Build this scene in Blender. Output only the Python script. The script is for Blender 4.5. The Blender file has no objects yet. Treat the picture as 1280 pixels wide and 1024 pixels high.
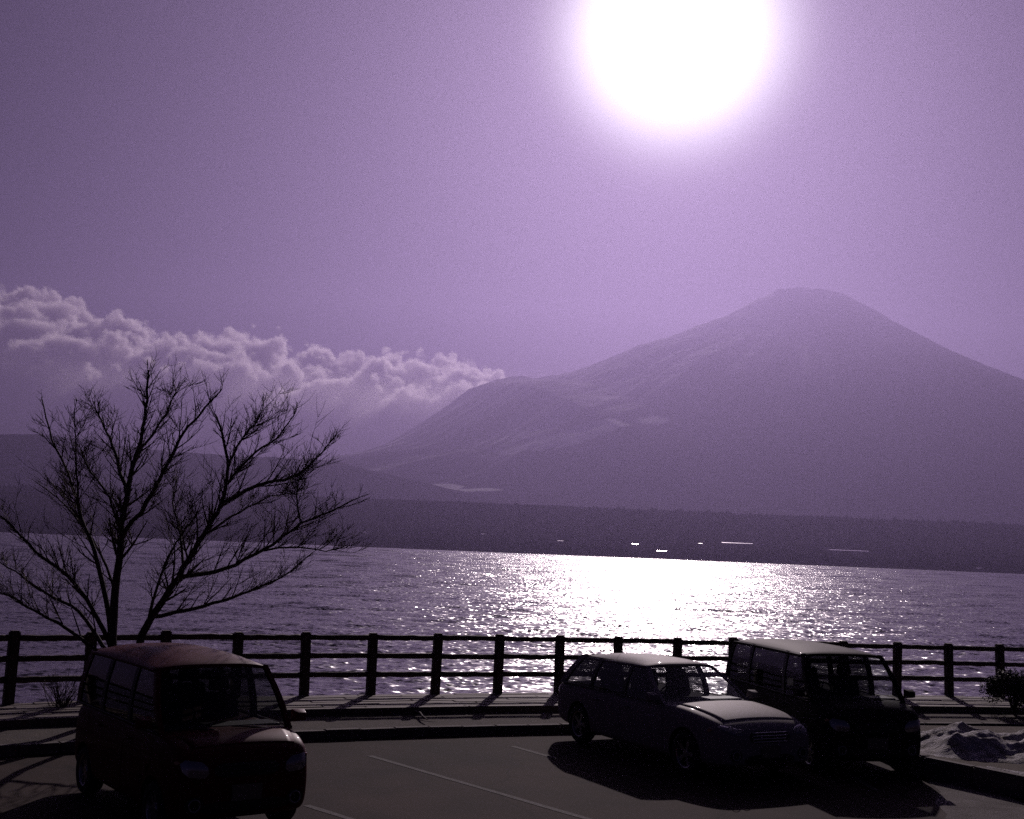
import bpy, bmesh, math, random
import numpy as np
from mathutils import Vector, Matrix
from mathutils.bvhtree import BVHTree

random.seed(7)
rng = np.random.default_rng(11)
R = math.radians
scene = bpy.context.scene
col = scene.collection

# ------------------------------------------------------------------ camera
CAM_H = 3.1
FPX = 1500.0                       # focal length in pixels of a 1280 px wide frame
PITCH, ROLL = R(6.72), R(2.34)
F_ = Vector((0, math.cos(PITCH), math.sin(PITCH)))
R0 = Vector((1, 0, 0)); U0 = Vector((0, -math.sin(PITCH), math.cos(PITCH)))
CR = R0 * math.cos(ROLL) + U0 * math.sin(ROLL)
CU = U0 * math.cos(ROLL) - R0 * math.sin(ROLL)
CAM = Vector((0, 0, CAM_H))
cd = bpy.data.cameras.new('camera')
cam = bpy.data.objects.new('camera', cd); col.objects.link(cam)
cam.matrix_world = Matrix(((CR.x, CU.x, -F_.x, 0), (CR.y, CU.y, -F_.y, 0), (CR.z, CU.z, -F_.z, CAM_H), (0, 0, 0, 1)))
cd.sensor_width = 36; cd.lens = 36 * FPX / 1280
cd.clip_start = 0.1; cd.clip_end = 60000
scene.camera = cam

def ray(u, v):
    return (F_ * FPX + CR * (u - 640) - CU * (v - 512)).normalized()
def ground(u, v, z=0.0):
    d = ray(u, v); t = (z - CAM_H) / d.z
    return CAM + d * t
def at(u, v, Y):
    d = ray(u, v)
    return CAM + d * (Y / d.y)

# ------------------------------------------------------------------ sun, sky, exposure
SUN = ray(845, 42)
SUN_EL = math.asin(SUN.z); SUN_AZ = math.atan2(SUN.x, SUN.y)      # azimuth from +Y towards +X
sd = bpy.data.lights.new('sun', 'SUN'); sun = bpy.data.objects.new('sun', sd); col.objects.link(sun)
sd.energy = 5.0; sd.angle = R(0.53); sd.color = (1.0, 0.84, 0.86)
sun.rotation_euler = SUN.to_track_quat('Z', 'Y').to_euler()

w = bpy.data.worlds.new('World'); scene.world = w; w.use_nodes = True
nt = w.node_tree; nt.nodes.clear()
def N(t, typ, **kw):
    n = t.nodes.new(typ)
    for k, v in kw.items():
        if k in n.inputs.keys() if isinstance(k, str) else False:
            n.inputs[k].default_value = v
        else:
            setattr(n, k, v)
    return n
out = nt.nodes.new('ShaderNodeOutputWorld'); bg = nt.nodes.new('ShaderNodeBackground')
sky = nt.nodes.new('ShaderNodeTexSky'); sky.sky_type = 'NISHITA'; sky.sun_disc = False
sky.sun_elevation = SUN_EL; sky.sun_rotation = SUN_AZ
sky.altitude = 980; sky.air_density = 0.9; sky.dust_density = 1.0; sky.ozone_density = 1.0
SKY_STRENGTH = 0.05
tint = nt.nodes.new('ShaderNodeMix'); tint.data_type = 'RGBA'; tint.blend_type = 'MULTIPLY'; tint.inputs[0].default_value = 1
tint.inputs[7].default_value = (0.14, 0.085, 0.20, 1)
nt.links.new(sky.outputs[0], tint.inputs[6])
tc = nt.nodes.new('ShaderNodeTexCoord')
nrm = nt.nodes.new('ShaderNodeVectorMath'); nrm.operation = 'NORMALIZE'
nt.links.new(tc.outputs['Generated'], nrm.inputs[0])
dot = nt.nodes.new('ShaderNodeVectorMath'); dot.operation = 'DOT_PRODUCT'
nt.links.new(nrm.outputs[0], dot.inputs[0]); dot.inputs[1].default_value = SUN
def M_(op, a, b=None):
    n = nt.nodes.new('ShaderNodeMath'); n.operation = op
    for i, x in enumerate((a, b)):
        if x is None: continue
        if isinstance(x, (int, float)): n.inputs[i].default_value = x
        else: nt.links.new(x, n.inputs[i])
    return n.outputs[0]
dpos = M_('MINIMUM', M_('MAXIMUM', dot.outputs['Value'], 0.0), 1.0)
theta = M_('MULTIPLY', M_('ARCCOSINE', dpos), 180 / math.pi)       # degrees from the sun
# sunlight scattered forward by the dusty air round the sun: a broad and a tight lobe
core = M_('MULTIPLY', M_('EXPONENT', M_('MULTIPLY', M_('POWER', M_('DIVIDE', theta, 4.4), 3.0), -1.0)), 90.0)
mid = M_('MULTIPLY', M_('EXPONENT', M_('DIVIDE', theta, -4.4)), 27.0)
wide = M_('MULTIPLY', M_('EXPONENT', M_('DIVIDE', theta, -13.0)), 4.8)
def tinted(val, c):
    m = nt.nodes.new('ShaderNodeMix'); m.data_type = 'RGBA'; m.blend_type = 'MULTIPLY'; m.inputs[0].default_value = 1
    cb = nt.nodes.new('ShaderNodeCombineXYZ')
    for i in range(3): nt.links.new(val, cb.inputs[i])
    nt.links.new(cb.outputs[0], m.inputs[6]); m.inputs[7].default_value = c
    return m.outputs[2]
def addc(a, b):
    m = nt.nodes.new('ShaderNodeVectorMath'); m.operation = 'ADD'
    nt.links.new(a, m.inputs[0]); nt.links.new(b, m.inputs[1]); return m.outputs[0]
tot = addc(tint.outputs[2], addc(tinted(core, (1, .97, 1, 1)), addc(tinted(mid, (1, .82, 1.06, 1)), tinted(wide, (.93, .70, 1.12, 1)))))
nt.links.new(tot, bg.inputs['Color']); bg.inputs['Strength'].default_value = SKY_STRENGTH
nt.links.new(bg.outputs[0], out.inputs['Surface'])

vs = scene.view_settings
scene.display_settings.display_device = 'sRGB'
vs.view_transform = 'Standard'; vs.look = 'None'; vs.exposure = -1.2; vs.gamma = 1.0; vs.use_curve_mapping = False
scene.render.engine = 'CYCLES'
cy = scene.cycles
cy.max_bounces = 6; cy.diffuse_bounces = 2; cy.glossy_bounces = 3; cy.transmission_bounces = 3
cy.volume_bounces = 3; cy.volume_step_rate = 1.6; cy.transparent_max_bounces = 12
cy.caustics_reflective = False; cy.caustics_refractive = False
cy.sample_clamp_indirect = 4.0; cy.sample_clamp_direct = 0.0
cy.use_denoising = False

# ------------------------------------------------------------------ helpers
def link(o, parent=None):
    col.objects.link(o)
    if parent is not None: o.parent = parent
    return o
def tag(o, label=None, cat=None, group=None, kind=None):
    if label: o['label'] = label
    if cat: o['category'] = cat
    if group: o['group'] = group
    if kind: o['kind'] = kind
    return o
def empty(name, loc=(0, 0, 0), rz=0.0):
    o = bpy.data.objects.new(name, None); col.objects.link(o)
    o.location = loc; o.rotation_euler = (0, 0, rz); o.empty_display_size = 0.3
    return o
def mesh_obj(name, verts, faces, mat=None, parent=None, smooth=False):
    me = bpy.data.meshes.new(name); me.from_pydata([tuple(v) for v in verts], [], faces); me.update()
    if mat: me.materials.append(mat)
    if smooth: me.polygons.foreach_set('use_smooth', [True] * len(me.polygons))
    return link(bpy.data.objects.new(name, me), parent)
class MB:
    """collects shapes for one mesh"""
    def __init__(s): s.v = []; s.f = []
    def add(s, vs_, fs):
        o = len(s.v); s.v += [tuple(x) for x in vs_]; s.f += [tuple(i + o for i in f) for f in fs]; return s
    def box(s, c, sz, M=None, taper=1.0):
        x, y, z = (q / 2 for q in sz); V = []
        for dz, k in ((-z, 1), (z, taper)):
            for dx, dy in ((-x, -y), (x, -y), (x, y), (-x, y)): V.append(Vector((dx * k, dy * k, dz)))
        if M: V = [M @ q for q in V]
        V = [q + Vector(c) for q in V]
        return s.add(V, [(3, 2, 1, 0), (4, 5, 6, 7), (0, 1, 5, 4), (1, 2, 6, 5), (2, 3, 7, 6), (3, 0, 4, 7)])
    def tube(s, pts, rad, n=6, cap=True):
        pts = [Vector(p) for p in pts]; rings = []; ref = None
        for i, p in enumerate(pts):
            d = (pts[min(i + 1, len(pts) - 1)] - pts[max(i - 1, 0)]).normalized()
            if ref is None: ref = Vector((0, 0, 1)) if abs(d.z) < .9 else Vector((1, 0, 0))
            a = d.cross(ref).normalized(); b = a.cross(d); ref = b
            r = rad[i] if hasattr(rad, '__len__') else rad
            rings.append([p + a * math.cos(2 * math.pi * k / n) * r + b * math.sin(2 * math.pi * k / n) * r for k in range(n)])
        V = [q for rg in rings for q in rg]; F = []
        for i in range(len(pts) - 1):
            for k in range(n):
                F.append((i * n + k, i * n + (k + 1) % n, (i + 1) * n + (k + 1) % n, (i + 1) * n + k))
        if cap: F += [tuple(range(n))[::-1], tuple((len(pts) - 1) * n + k for k in range(n))]
        return s.add(V, F)
    def lathe(s, prof, n=24, axis='y', c=(0, 0, 0)):
        V = []; F = []; m = len(prof)
        for k in range(n):
            a = 2 * math.pi * k / n
            for r, h in prof:
                V.append((c[0] + r * math.cos(a), c[1] + h, c[2] + r * math.sin(a)) if axis == 'y' else (c[0] + r * math.cos(a), c[1] + r * math.sin(a), c[2] + h))
        for k in range(n):
            for i in range(m - 1):
                F.append((k * m + i, ((k + 1) % n) * m + i, ((k + 1) % n) * m + i + 1, k * m + i + 1))
        return s.add(V, F)
    def grid(s, P):
        nu, nv = len(P), len(P[0])
        return s.add([q for r_ in P for q in r_], [(i * nv + j, (i + 1) * nv + j, (i + 1) * nv + j + 1, i * nv + j + 1) for i in range(nu - 1) for j in range(nv - 1)])
    def build(s, name, mat, parent=None, smooth=False):
        return mesh_obj(name, s.v, s.f, mat, parent, smooth)
def fix_normals(o):
    bm = bmesh.new(); bm.from_mesh(o.data); bmesh.ops.recalc_face_normals(bm, faces=bm.faces); bm.to_mesh(o.data); bm.free()

def vnoise(x, y, seed=0):
    xi = np.floor(x).astype(np.int64); yi = np.floor(y).astype(np.int64); fx = x - xi; fy = y - yi
    fx = fx * fx * (3 - 2 * fx); fy = fy * fy * (3 - 2 * fy)
    def h(a, b):
        n = (a * 374761393 + b * 668265263 + seed * 974634777) & 0xffffffff
        n = ((n ^ (n >> 13)) * 1274126177) & 0xffffffff
        return ((n ^ (n >> 16)) & 0xffff) / 65535.0
    return (h(xi, yi) * (1 - fx) + h(xi + 1, yi) * fx) * (1 - fy) + (h(xi, yi + 1) * (1 - fx) + h(xi + 1, yi + 1) * fx) * fy
def fbm(x, y, oct=5, seed=0, gain=.5):
    a = 1.0; s = 0; t = 0
    for i in range(oct):
        s = s + a * vnoise(x * 2 ** i + 17.3 * i, y * 2 ** i - 9.1 * i, seed + i); t += a; a *= gain
    return s / t - .5

def grid_mesh(name, X, Y, Z, mat, attr=None, smooth=True):
    ny, nx = X.shape
    me = bpy.data.meshes.new(name)
    V = np.stack([X, Y, Z], -1).reshape(-1, 3)
    idx = np.arange(nx * ny).reshape(ny, nx)
    Fq = np.stack([idx[:-1, :-1], idx[:-1, 1:], idx[1:, 1:], idx[1:, :-1]], -1).reshape(-1, 4)
    me.vertices.add(len(V)); me.vertices.foreach_set('co', V.astype(np.float32).ravel())
    me.loops.add(Fq.size); me.loops.foreach_set('vertex_index', Fq.ravel().astype(np.int32))
    me.polygons.add(len(Fq)); me.polygons.foreach_set('loop_start', (np.arange(len(Fq)) * 4).astype(np.int32))
    me.polygons.foreach_set('use_smooth', np.full(len(Fq), smooth))
    me.update(); me.validate()
    for k, a in (attr or {}).items():
        at_ = me.attributes.new(k, 'FLOAT', 'POINT'); at_.data.foreach_set('value', a.astype(np.float32).ravel())
    me.materials.append(mat)
    return link(bpy.data.objects.new(name, me))

# ------------------------------------------------------------------ materials
def mat(name, color, rough=.6, metal=0.0, noise=None, bump=None, coat=0.0, spec=.5, mix2=None):
    m = bpy.data.materials.new(name); m.use_nodes = True; t = m.node_tree
    b = t.nodes['Principled BSDF']
    b.inputs['Roughness'].default_value = rough; b.inputs['Metallic'].default_value = metal
    b.inputs['Coat Weight'].default_value = coat; b.inputs['Coat Roughness'].default_value = .06
    b.inputs['Specular IOR Level'].default_value = spec
    b.inputs['Base Color'].default_value = (*color, 1)
    if noise or bump:
        tcn = t.nodes.new('ShaderNodeTexCoord')
    if noise:                                # (scale, second colour)
        nz = t.nodes.new('ShaderNodeTexNoise'); nz.inputs['Scale'].default_value = noise[0]; nz.inputs['Detail'].default_value = 6
        t.links.new(tcn.outputs['Object'], nz.inputs['Vector'])
        rp = t.nodes.new('ShaderNodeValToRGB'); rp.color_ramp.elements[0].position = .35; rp.color_ramp.elements[1].position = .68
        rp.color_ramp.elements[0].color = (*color, 1); rp.color_ramp.elements[1].color = (*noise[1], 1)
        t.links.new(nz.outputs['Fac'], rp.inputs[0]); t.links.new(rp.outputs[0], b.inputs['Base Color'])
    if bump:                                 # (scale, strength, distance)
        nb = t.nodes.new('ShaderNodeTexNoise'); nb.inputs['Scale'].default_value = bump[0]; nb.inputs['Detail'].default_value = 5
        t.links.new(tcn.outputs['Object'], nb.inputs['Vector'])
        bp = t.nodes.new('ShaderNodeBump'); bp.inputs['Strength'].default_value = bump[1]; bp.inputs['Distance'].default_value = bump[2]
        t.links.new(nb.outputs['Fac'], bp.inputs['Height']); t.links.new(bp.outputs[0], b.inputs['Normal'])
    return m

M_asphalt = mat('worn asphalt', (.025, .0135, .011), .9, noise=(1.3, (.041, .024, .020)), bump=(160, .35, .006), spec=.12)
def wear_asphalt(m):
    t = m.node_tree; b = t.nodes['Principled BSDF']; src = b.inputs['Base Color'].links[0].from_socket
    tcn = t.nodes.new('ShaderNodeTexCoord')
    wn = t.nodes.new('ShaderNodeTexNoise'); wn.inputs['Scale'].default_value = 1.3; wn.inputs['Detail'].default_value = 4; t.links.new(tcn.outputs['Object'], wn.inputs['Vector'])
    mp = t.nodes.new('ShaderNodeVectorMath'); mp.operation = 'MULTIPLY_ADD'; mp.inputs[1].default_value = (.9, .9, .9)
    t.links.new(wn.outputs['Color'], mp.inputs[0]); t.links.new(tcn.outputs['Object'], mp.inputs[2])
    vr = t.nodes.new('ShaderNodeTexVoronoi'); vr.feature = 'DISTANCE_TO_EDGE'; vr.inputs['Scale'].default_value = .36; t.links.new(mp.outputs[0], vr.inputs['Vector'])
    cr = t.nodes.new('ShaderNodeMapRange'); t.links.new(vr.outputs['Distance'], cr.inputs[0]); cr.inputs[1].default_value = .002; cr.inputs[2].default_value = .012; cr.inputs[3].default_value = .38; cr.inputs[4].default_value = 1
    sn = t.nodes.new('ShaderNodeTexNoise'); sn.inputs['Scale'].default_value = .45; sn.inputs['Detail'].default_value = 7; sn.inputs['Roughness'].default_value = .62; t.links.new(tcn.outputs['Object'], sn.inputs['Vector'])
    sr = t.nodes.new('ShaderNodeMapRange'); t.links.new(sn.outputs['Fac'], sr.inputs[0]); sr.inputs[1].default_value = .35; sr.inputs[2].default_value = .68; sr.inputs[3].default_value = .55; sr.inputs[4].default_value = 1.5
    gn = t.nodes.new('ShaderNodeTexNoise'); gn.inputs['Scale'].default_value = 42; gn.inputs['Detail'].default_value = 2; t.links.new(tcn.outputs['Object'], gn.inputs['Vector'])
    gr = t.nodes.new('ShaderNodeMapRange'); t.links.new(gn.outputs['Fac'], gr.inputs[0]); gr.inputs[1].default_value = .3; gr.inputs[2].default_value = .7; gr.inputs[3].default_value = .6; gr.inputs[4].default_value = 1.4
    m1 = t.nodes.new('ShaderNodeMath'); m1.operation = 'MULTIPLY'; t.links.new(cr.outputs[0], m1.inputs[0]); t.links.new(sr.outputs[0], m1.inputs[1])
    m2 = t.nodes.new('ShaderNodeMath'); m2.operation = 'MULTIPLY'; t.links.new(m1.outputs[0], m2.inputs[0]); t.links.new(gr.outputs[0], m2.inputs[1])
    mx = t.nodes.new('ShaderNodeVectorMath'); mx.operation = 'SCALE'; t.links.new(src, mx.inputs[0]); t.links.new(m2.outputs[0], mx.inputs['Scale'])
    t.links.new(mx.outputs[0], b.inputs['Base Color'])
wear_asphalt(M_asphalt)
M_line = mat('worn white road paint', (.045, .04, .04), .9, noise=(14, (.115, .105, .10)), bump=(160, .4, .008))
M_conc = mat('weathered concrete', (.09, .078, .072), .9, noise=(6, (.15, .13, .12)), bump=(60, .3, .01))
M_soil = mat('bare soil strip', (.045, .034, .027), .95, noise=(5, (.085, .065, .05)), bump=(30, .6, .03))
M_plank = mat('weathered boardwalk timber', (.085, .062, .05), .75, noise=(7, (.13, .098, .08)), bump=(50, .35, .006))
M_fence = mat('brown imitation log concrete', (.052, .031, .025), .7, noise=(9, (.085, .052, .040)), bump=(40, .5, .01))
M_bark = mat('dark cherry bark', (.035, .023, .021), .85, noise=(18, (.065, .045, .04)), bump=(60, .5, .01))
M_twig = mat('thin twig bark', (.10, .068, .058), .85)
M_rock = mat('shore rock', (.05, .045, .045), .85, noise=(2, (.10, .09, .085)), bump=(8, .6, .05))
M_snow = mat('old dirty snow', (.55, .53, .56), .8, noise=(5, (.16, .135, .125)), bump=(38, .8, .04))
M_forest = mat('bare winter forest', (.016, .013, .013), .95, spec=0, noise=(.01, (.026, .021, .021)))
M_bush = mat('dark evergreen leaves', (.022, .026, .018), .7)
M_grass = mat('dry winter grass', (.055, .040, .028), .95, noise=(9, (.10, .075, .05)), bump=(60, .8, .02))

M_red = mat('dull red car paint', spec=.10, color=(.10, .008, .009), rough=.5, metal=.0, coat=.08)
M_silver = mat('blue silver car paint', spec=.07, color=(.26, .235, .24), rough=.60, metal=.0, coat=.03)
M_dark = mat('dark green grey car paint', spec=.06, color=(.024, .021, .021), rough=.65, metal=.0, coat=.02)
M_rubber = mat('tyre rubber', (.014, .014, .014), .8)
M_trim = mat('black plastic trim', (.016, .016, .017), .55)
M_seat = mat('dark seat fabric', (.03, .028, .03), .9)
M_alloy = mat('alloy wheel metal', (.42, .42, .44), .35, metal=.9)
M_chrome = mat('chrome', (.7, .7, .72), .08, metal=1)
M_plate = mat('yellow white plate', (.17, .155, .12), .7)
M_lamp = mat('headlight lens', (.25, .25, .27), .08, metal=.35, coat=1)
M_taillamp = mat('red tail lens', (.25, .01, .01), .15, coat=1)
M_amber = mat('amber lens', (.45, .16, .02), .15, coat=1)
M_roofmetal = mat('pale metal roof', (.55, .52, .54), .22, metal=.8)
M_wallpale = mat('pale render wall', (.40, .37, .36), .8)
M_walldark = mat('dark timber wall', (.10, .07, .055), .85)
M_winglass = mat('dark window pane', (.03, .03, .035), .08, coat=1)

def glass_mat(name, tintc, fac_scale=1.0):
    m = bpy.data.materials.new(name); m.use_nodes = True; t = m.node_tree; t.nodes.clear()
    o = t.nodes.new('ShaderNodeOutputMaterial'); mx = t.nodes.new('ShaderNodeMixShader')
    tr = t.nodes.new('ShaderNodeBsdfTransparent'); tr.inputs[0].default_value = (*tintc, 1)
    gl = t.nodes.new('ShaderNodeBsdfGlossy'); gl.inputs['Roughness'].default_value = .03; gl.inputs[0].default_value = (.95, .95, .95, 1)
    fr = t.nodes.new('ShaderNodeFresnel'); fr.inputs[0].default_value = 1.5
    gm = t.nodes.new('ShaderNodeNewGeometry'); mi = t.nodes.new('ShaderNodeMapRange')     # a pane mirrors alike from both sides
    t.links.new(gm.outputs['Backfacing'], mi.inputs[0]); mi.inputs[3].default_value = 1.5; mi.inputs[4].default_value = 1 / 1.5; t.links.new(mi.outputs[0], fr.inputs[0])
    t.links.new(fr.outputs[0], mx.inputs[0]); t.links.new(tr.outputs[0], mx.inputs[1]); t.links.new(gl.outputs[0], mx.inputs[2])
    t.links.new(mx.outputs[0], o.inputs[0]); return m
M_glass = glass_mat('car window glass', (.72, .74, .74))
M_tint = glass_mat('privacy window glass', (.07, .07, .075))

M_smoke = glass_mat('smoked front glass', (.34, .35, .35))

# water: slopes of the wavelets from vector noise, so each wavelet mirrors its own bit of sky or sun
def water_mat():
    m = bpy.data.materials.new('lake water'); m.use_nodes = True; t = m.node_tree
    b = t.nodes['Principled BSDF']
    b.inputs['Base Color'].default_value = (.016, .015, .022, 1)
    b.inputs['Roughness'].default_value = .23; b.inputs['IOR'].default_value = 1.42
    tcn = t.nodes.new('ShaderNodeTexCoord')
    acc = None
    for sc, amp, stretch, det in ((3.6, .50, (1, 1.2, 1), 1), (1.6, .30, (1, 1.3, 1), 1), (.25, .14, (1, 1.6, 1), 2)):
        mp = t.nodes.new('ShaderNodeMapping'); mp.inputs['Scale'].default_value = stretch; mp.inputs['Rotation'].default_value = (0, 0, .35)
        t.links.new(tcn.outputs['Object'], mp.inputs[0])
        nz = t.nodes.new('ShaderNodeTexNoise'); nz.inputs['Scale'].default_value = sc; nz.inputs['Detail'].default_value = det
        t.links.new(mp.outputs[0], nz.inputs['Vector'])
        sb = t.nodes.new('ShaderNodeVectorMath'); sb.operation = 'SUBTRACT'; sb.inputs[1].default_value = (.5, .5, .5)
        t.links.new(nz.outputs['Color'], sb.inputs[0])
        ml = t.nodes.new('ShaderNodeVectorMath'); ml.operation = 'MULTIPLY'; ml.inputs[1].default_value = (amp * 2, amp * 2, 0)
        t.links.new(sb.outputs[0], ml.inputs[0])
        if acc is None: acc = ml.outputs[0]
        else:
            ad = t.nodes.new('ShaderNodeVectorMath'); ad.operation = 'ADD'
            t.links.new(acc, ad.inputs[0]); t.links.new(ml.outputs[0], ad.inputs[1]); acc = ad.outputs[0]
    ad = t.nodes.new('ShaderNodeVectorMath'); ad.operation = 'ADD'
    gm = t.nodes.new('ShaderNodeNewGeometry'); t.links.new(gm.outputs['Normal'], ad.inputs[1])
    t.links.new(acc, ad.inputs[0])
    nn = t.nodes.new('ShaderNodeVectorMath'); nn.operation = 'NORMALIZE'; t.links.new(ad.outputs[0], nn.inputs[0])
    t.links.new(nn.outputs[0], b.inputs['Normal'])
    return m
M_water = water_mat()

def mountain_mat():
    m = bpy.data.materials.new('volcanic slope with snow'); m.use_nodes = True; t = m.node_tree
    b = t.nodes['Principled BSDF']; b.inputs['Roughness'].default_value = .9; b.inputs['Specular IOR Level'].default_value = 0.0
    a = t.nodes.new('ShaderNodeAttribute'); a.attribute_name = 'snow'
    mx = t.nodes.new('ShaderNodeMix'); mx.data_type = 'RGBA'
    mx.inputs[6].default_value = (.030, .025, .027, 1); mx.inputs[7].default_value = (.86, .84, .88, 1)
    t.links.new(a.outputs['Fac'], mx.inputs[0]); t.links.new(mx.outputs[2], b.inputs['Base Color'])
    return m
M_mountain = mountain_mat()

# ------------------------------------------------------------------ far country: lake, shores, hills, mountain
LAKE_Z = -1.5
SHORE_Y = 2600.0
def strip(name, x0, x1, y0, y1, z, m):
    return tag(mesh_obj(name, [(x0, y0, z), (x1, y0, z), (x1, y1, z), (x0, y1, z)], [(0, 1, 2, 3)], m), kind='structure')
def smooth(a, b, x):
    t = np.clip((x - a) / (b - a), 0, 1); return t * t * (3 - 2 * t)

# lake: a sheet of waves, finer towards this shore
def lake():
    rr_ = [11.0]
    while rr_[-1] < 2950: rr_.append(rr_[-1] * (1.0046 if rr_[-1] > 24 else 1.02))
    rr_ = np.array(rr_ + [3600, 5000, 8000])
    fan = np.concatenate([np.linspace(-1.35, -.47, 30)[:-1], np.linspace(-.47, .47, 560), np.linspace(.47, 1.35, 30)[1:]])
    A_, R_ = np.meshgrid(fan, rr_)
    X_, Y_ = R_ * np.sin(A_), R_ * np.cos(A_)
    Zw = np.zeros_like(X_); fade = smooth(2900, 2500, R_) * smooth(.60, .46, np.abs(A_))
    # wave trains of growing length, each kept only where the sheet is fine enough to carry it
    rs = np.random.default_rng(4)
    for lam in (.7, .95, 1.3, 1.8, 2.5, 3.5, 4.9, 6.8, 9.5, 13, 18.5, 26, 36, 50):
        lo = lam / .020; keep = smooth(lo * 1.15, lo * .85, R_) * smooth(lo * .22, lo * .40, R_)
        for q in range(3):
            th = rs.normal(-.10, .32); kx, ky = math.sin(th) / lam, math.cos(th) / lam
            wob = 1.3 * fbm(X_ / (lam * 3.5), Y_ / (lam * 3.5), 2, 200 + q) + 1.0 * fbm(X_ / (lam * 9), Y_ / (lam * 9), 2, 300 + q)
            env = np.clip(.5 + 1.5 * fbm(X_ / (lam * 5) + q * 9, Y_ / (lam * 5), 2, 400 + q), .05, 1.3)
            Zw += keep * env * .0125 * lam * np.sin(2 * np.pi * (X_ * kx + Y_ * ky + wob) + rs.uniform(0, 6.28))
    tag(grid_mesh('lake_water', X_, Y_, LAKE_Z + Zw * fade, M_water), kind='structure')
lake()

# mountain
FIT = [0.851, 0.851, 1.038, 0.948, 1.009, 0.998, 0.994, 0.982, 0.973, 0.948, 0.902, 0.805, 0.805]
pk = at(1010, 360, 12500.0)
AX, AY, PKZ = pk.x, 12500.0, pk.z
prof_r = np.array([0, 330, 400, 500, 683, 958, 1290, 1640, 2040, 2540, 3040, 3700, 4375, 4900, 6000, 8000, 10000, 14000])
k_ = 12500 / FPX
def ph(px): return px * k_ * 1.0
prof_z = np.array([341, 344, 342, 334, 322, 301, 283, 262, 243, 220, 199, 168, 134, 110, 74, 38, 12, 0]) * k_ * 1.005
xs = np.concatenate([np.linspace(-7000, AX - 5200, 120)[:-1], np.linspace(AX - 5200, AX + 3600, 640), np.linspace(AX + 3600, 8700, 70)[1:]])
ys = np.linspace(4900, 14000, 430)
X, Y = np.meshgrid(xs, ys)
dx, dy = X - AX, Y - AY
r = np.hypot(dx, dy); ang = np.arctan2(dy, dx)
Z = np.interp(r, prof_r, prof_z)
fit_x = np.array([-9000, -4900, -3700, -3000, -2000, -1290, -950, 0, 680, 1000, 1625, 2250, 9000])
fit_m = np.array(FIT)
Z *= np.interp(dx * AY / Y, fit_x, fit_m)
# left shoulder (side crater ridge)
Z += 190 * np.exp(-((dx + 3150) / 520) ** 2 - ((dy - 0) / 900) ** 2)
gul = fbm(ang * 16 + 40, r / 1500, 4, 5)
Z += gul * 50 * smooth(300, 2200, r) * smooth(9500, 5000, r)
Z += fbm(X / 900, Y / 900, 5, 9) * 34 * smooth(700, 4000, r)
Z += fbm(X / 120, Y / 120, 3, 21) * 26 * smooth(9000, 400, r)
Z += np.where(r < 420, fbm(X / 110 + 3, Y / 110, 3, 31) * 46, 0)
Z *= smooth(4300, 8600, Y + 500 * fbm(X / 1500, Y / 1500, 3, 99))
Z = np.maximum(Z, 2)
streak = fbm(ang * 34 + 7, r / 2400, 4, 77)
snow = smooth(2050, 2700, Z + streak * 2600 + 1100 * np.clip(-dx / 2600, -.35, 1))
snow *= np.clip(.62 + 1.1 * fbm(X / 260, Y / 260, 4, 88), 0, 1) * (.35 + .65 * smooth(200, -900, dx))
snow = np.maximum(snow, smooth(-.62, -.30, dy / (r + 1)) * smooth(60, -200, dx) * smooth(1850, 2250, Z + 300 * fbm(X / 200, Y / 200, 3, 15)))
snow = np.maximum(snow, smooth(2660, 2740, Z) * smooth(-260, -120, dy))
def patch(u, v, rx, ry, Yp, rot=0.0, s=1.0):
    """a snow field of its own: centre found on the slope along a sight line, size in metres"""
    d = ray(u, v); best = None
    for Yq in np.linspace(5200, 12400, 900):
        p = CAM + d * (Yq / d.y)
        i = np.searchsorted(xs, p.x); j = np.searchsorted(ys, Yq)
        if 0 < i < len(xs) and 0 < j < len(ys) and Z[j, i] >= p.z: best = p; break
    if best is None: return 0
    ex = (X - best.x) * math.cos(rot) + (Y - best.y) * math.sin(rot); ey = -(X - best.x) * math.sin(rot) + (Y - best.y) * math.cos(rot)
    q = (ex / rx) ** 2 + (ey / ry) ** 2 + fbm(X / 130, Y / 130, 4, int(u)) * 1.5
    return s * smooth(1.1, .75, q)
snow = np.maximum(snow, patch(725, 541, 330, 200, 0, .2)); snow = np.maximum(snow, patch(680, 550, 300, 90, 0, .1))
snow = np.maximum(snow, patch(815, 525, 110, 130, 0, 0))
snow = np.maximum(snow, patch(545, 608, 170, 120, 0, 0)); snow = np.maximum(snow, patch(590, 612, 180, 60, 0, 0))
snow = np.maximum(snow, patch(458, 608, 150, 60, 0, 0))
tag(grid_mesh('mountain', X, Y, Z, M_mountain, {'snow': np.clip(snow, 0, 1)}), kind='structure')

# wooded hills on the left, and the low wooded country along the far shore
hx = np.linspace(-5200, 1800, 420); hy = np.linspace(5200, 8200, 110)
X2, Y2 = np.meshgrid(hx, hy)
u_of = 640 + X2 / 6900 * FPX
ridge_px = np.interp(u_of, [-400, -100, 0, 60, 110, 200, 300, 420, 520, 640, 760], [150, 128, 120, 122, 119, 112, 108, 106, 88, 60, 30])
ridge = ridge_px * 6900 / FPX
Z2 = ridge * np.exp(-((Y2 - 6900) / 900) ** 2) * (1 + .10 * fbm(X2 / 700, Y2 / 700, 4, 3)) + fbm(X2 / 90, Y2 / 90, 3, 4) * 16 - 8
tag(grid_mesh('hills', X2, Y2, Z2, M_forest), kind='structure')

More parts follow.
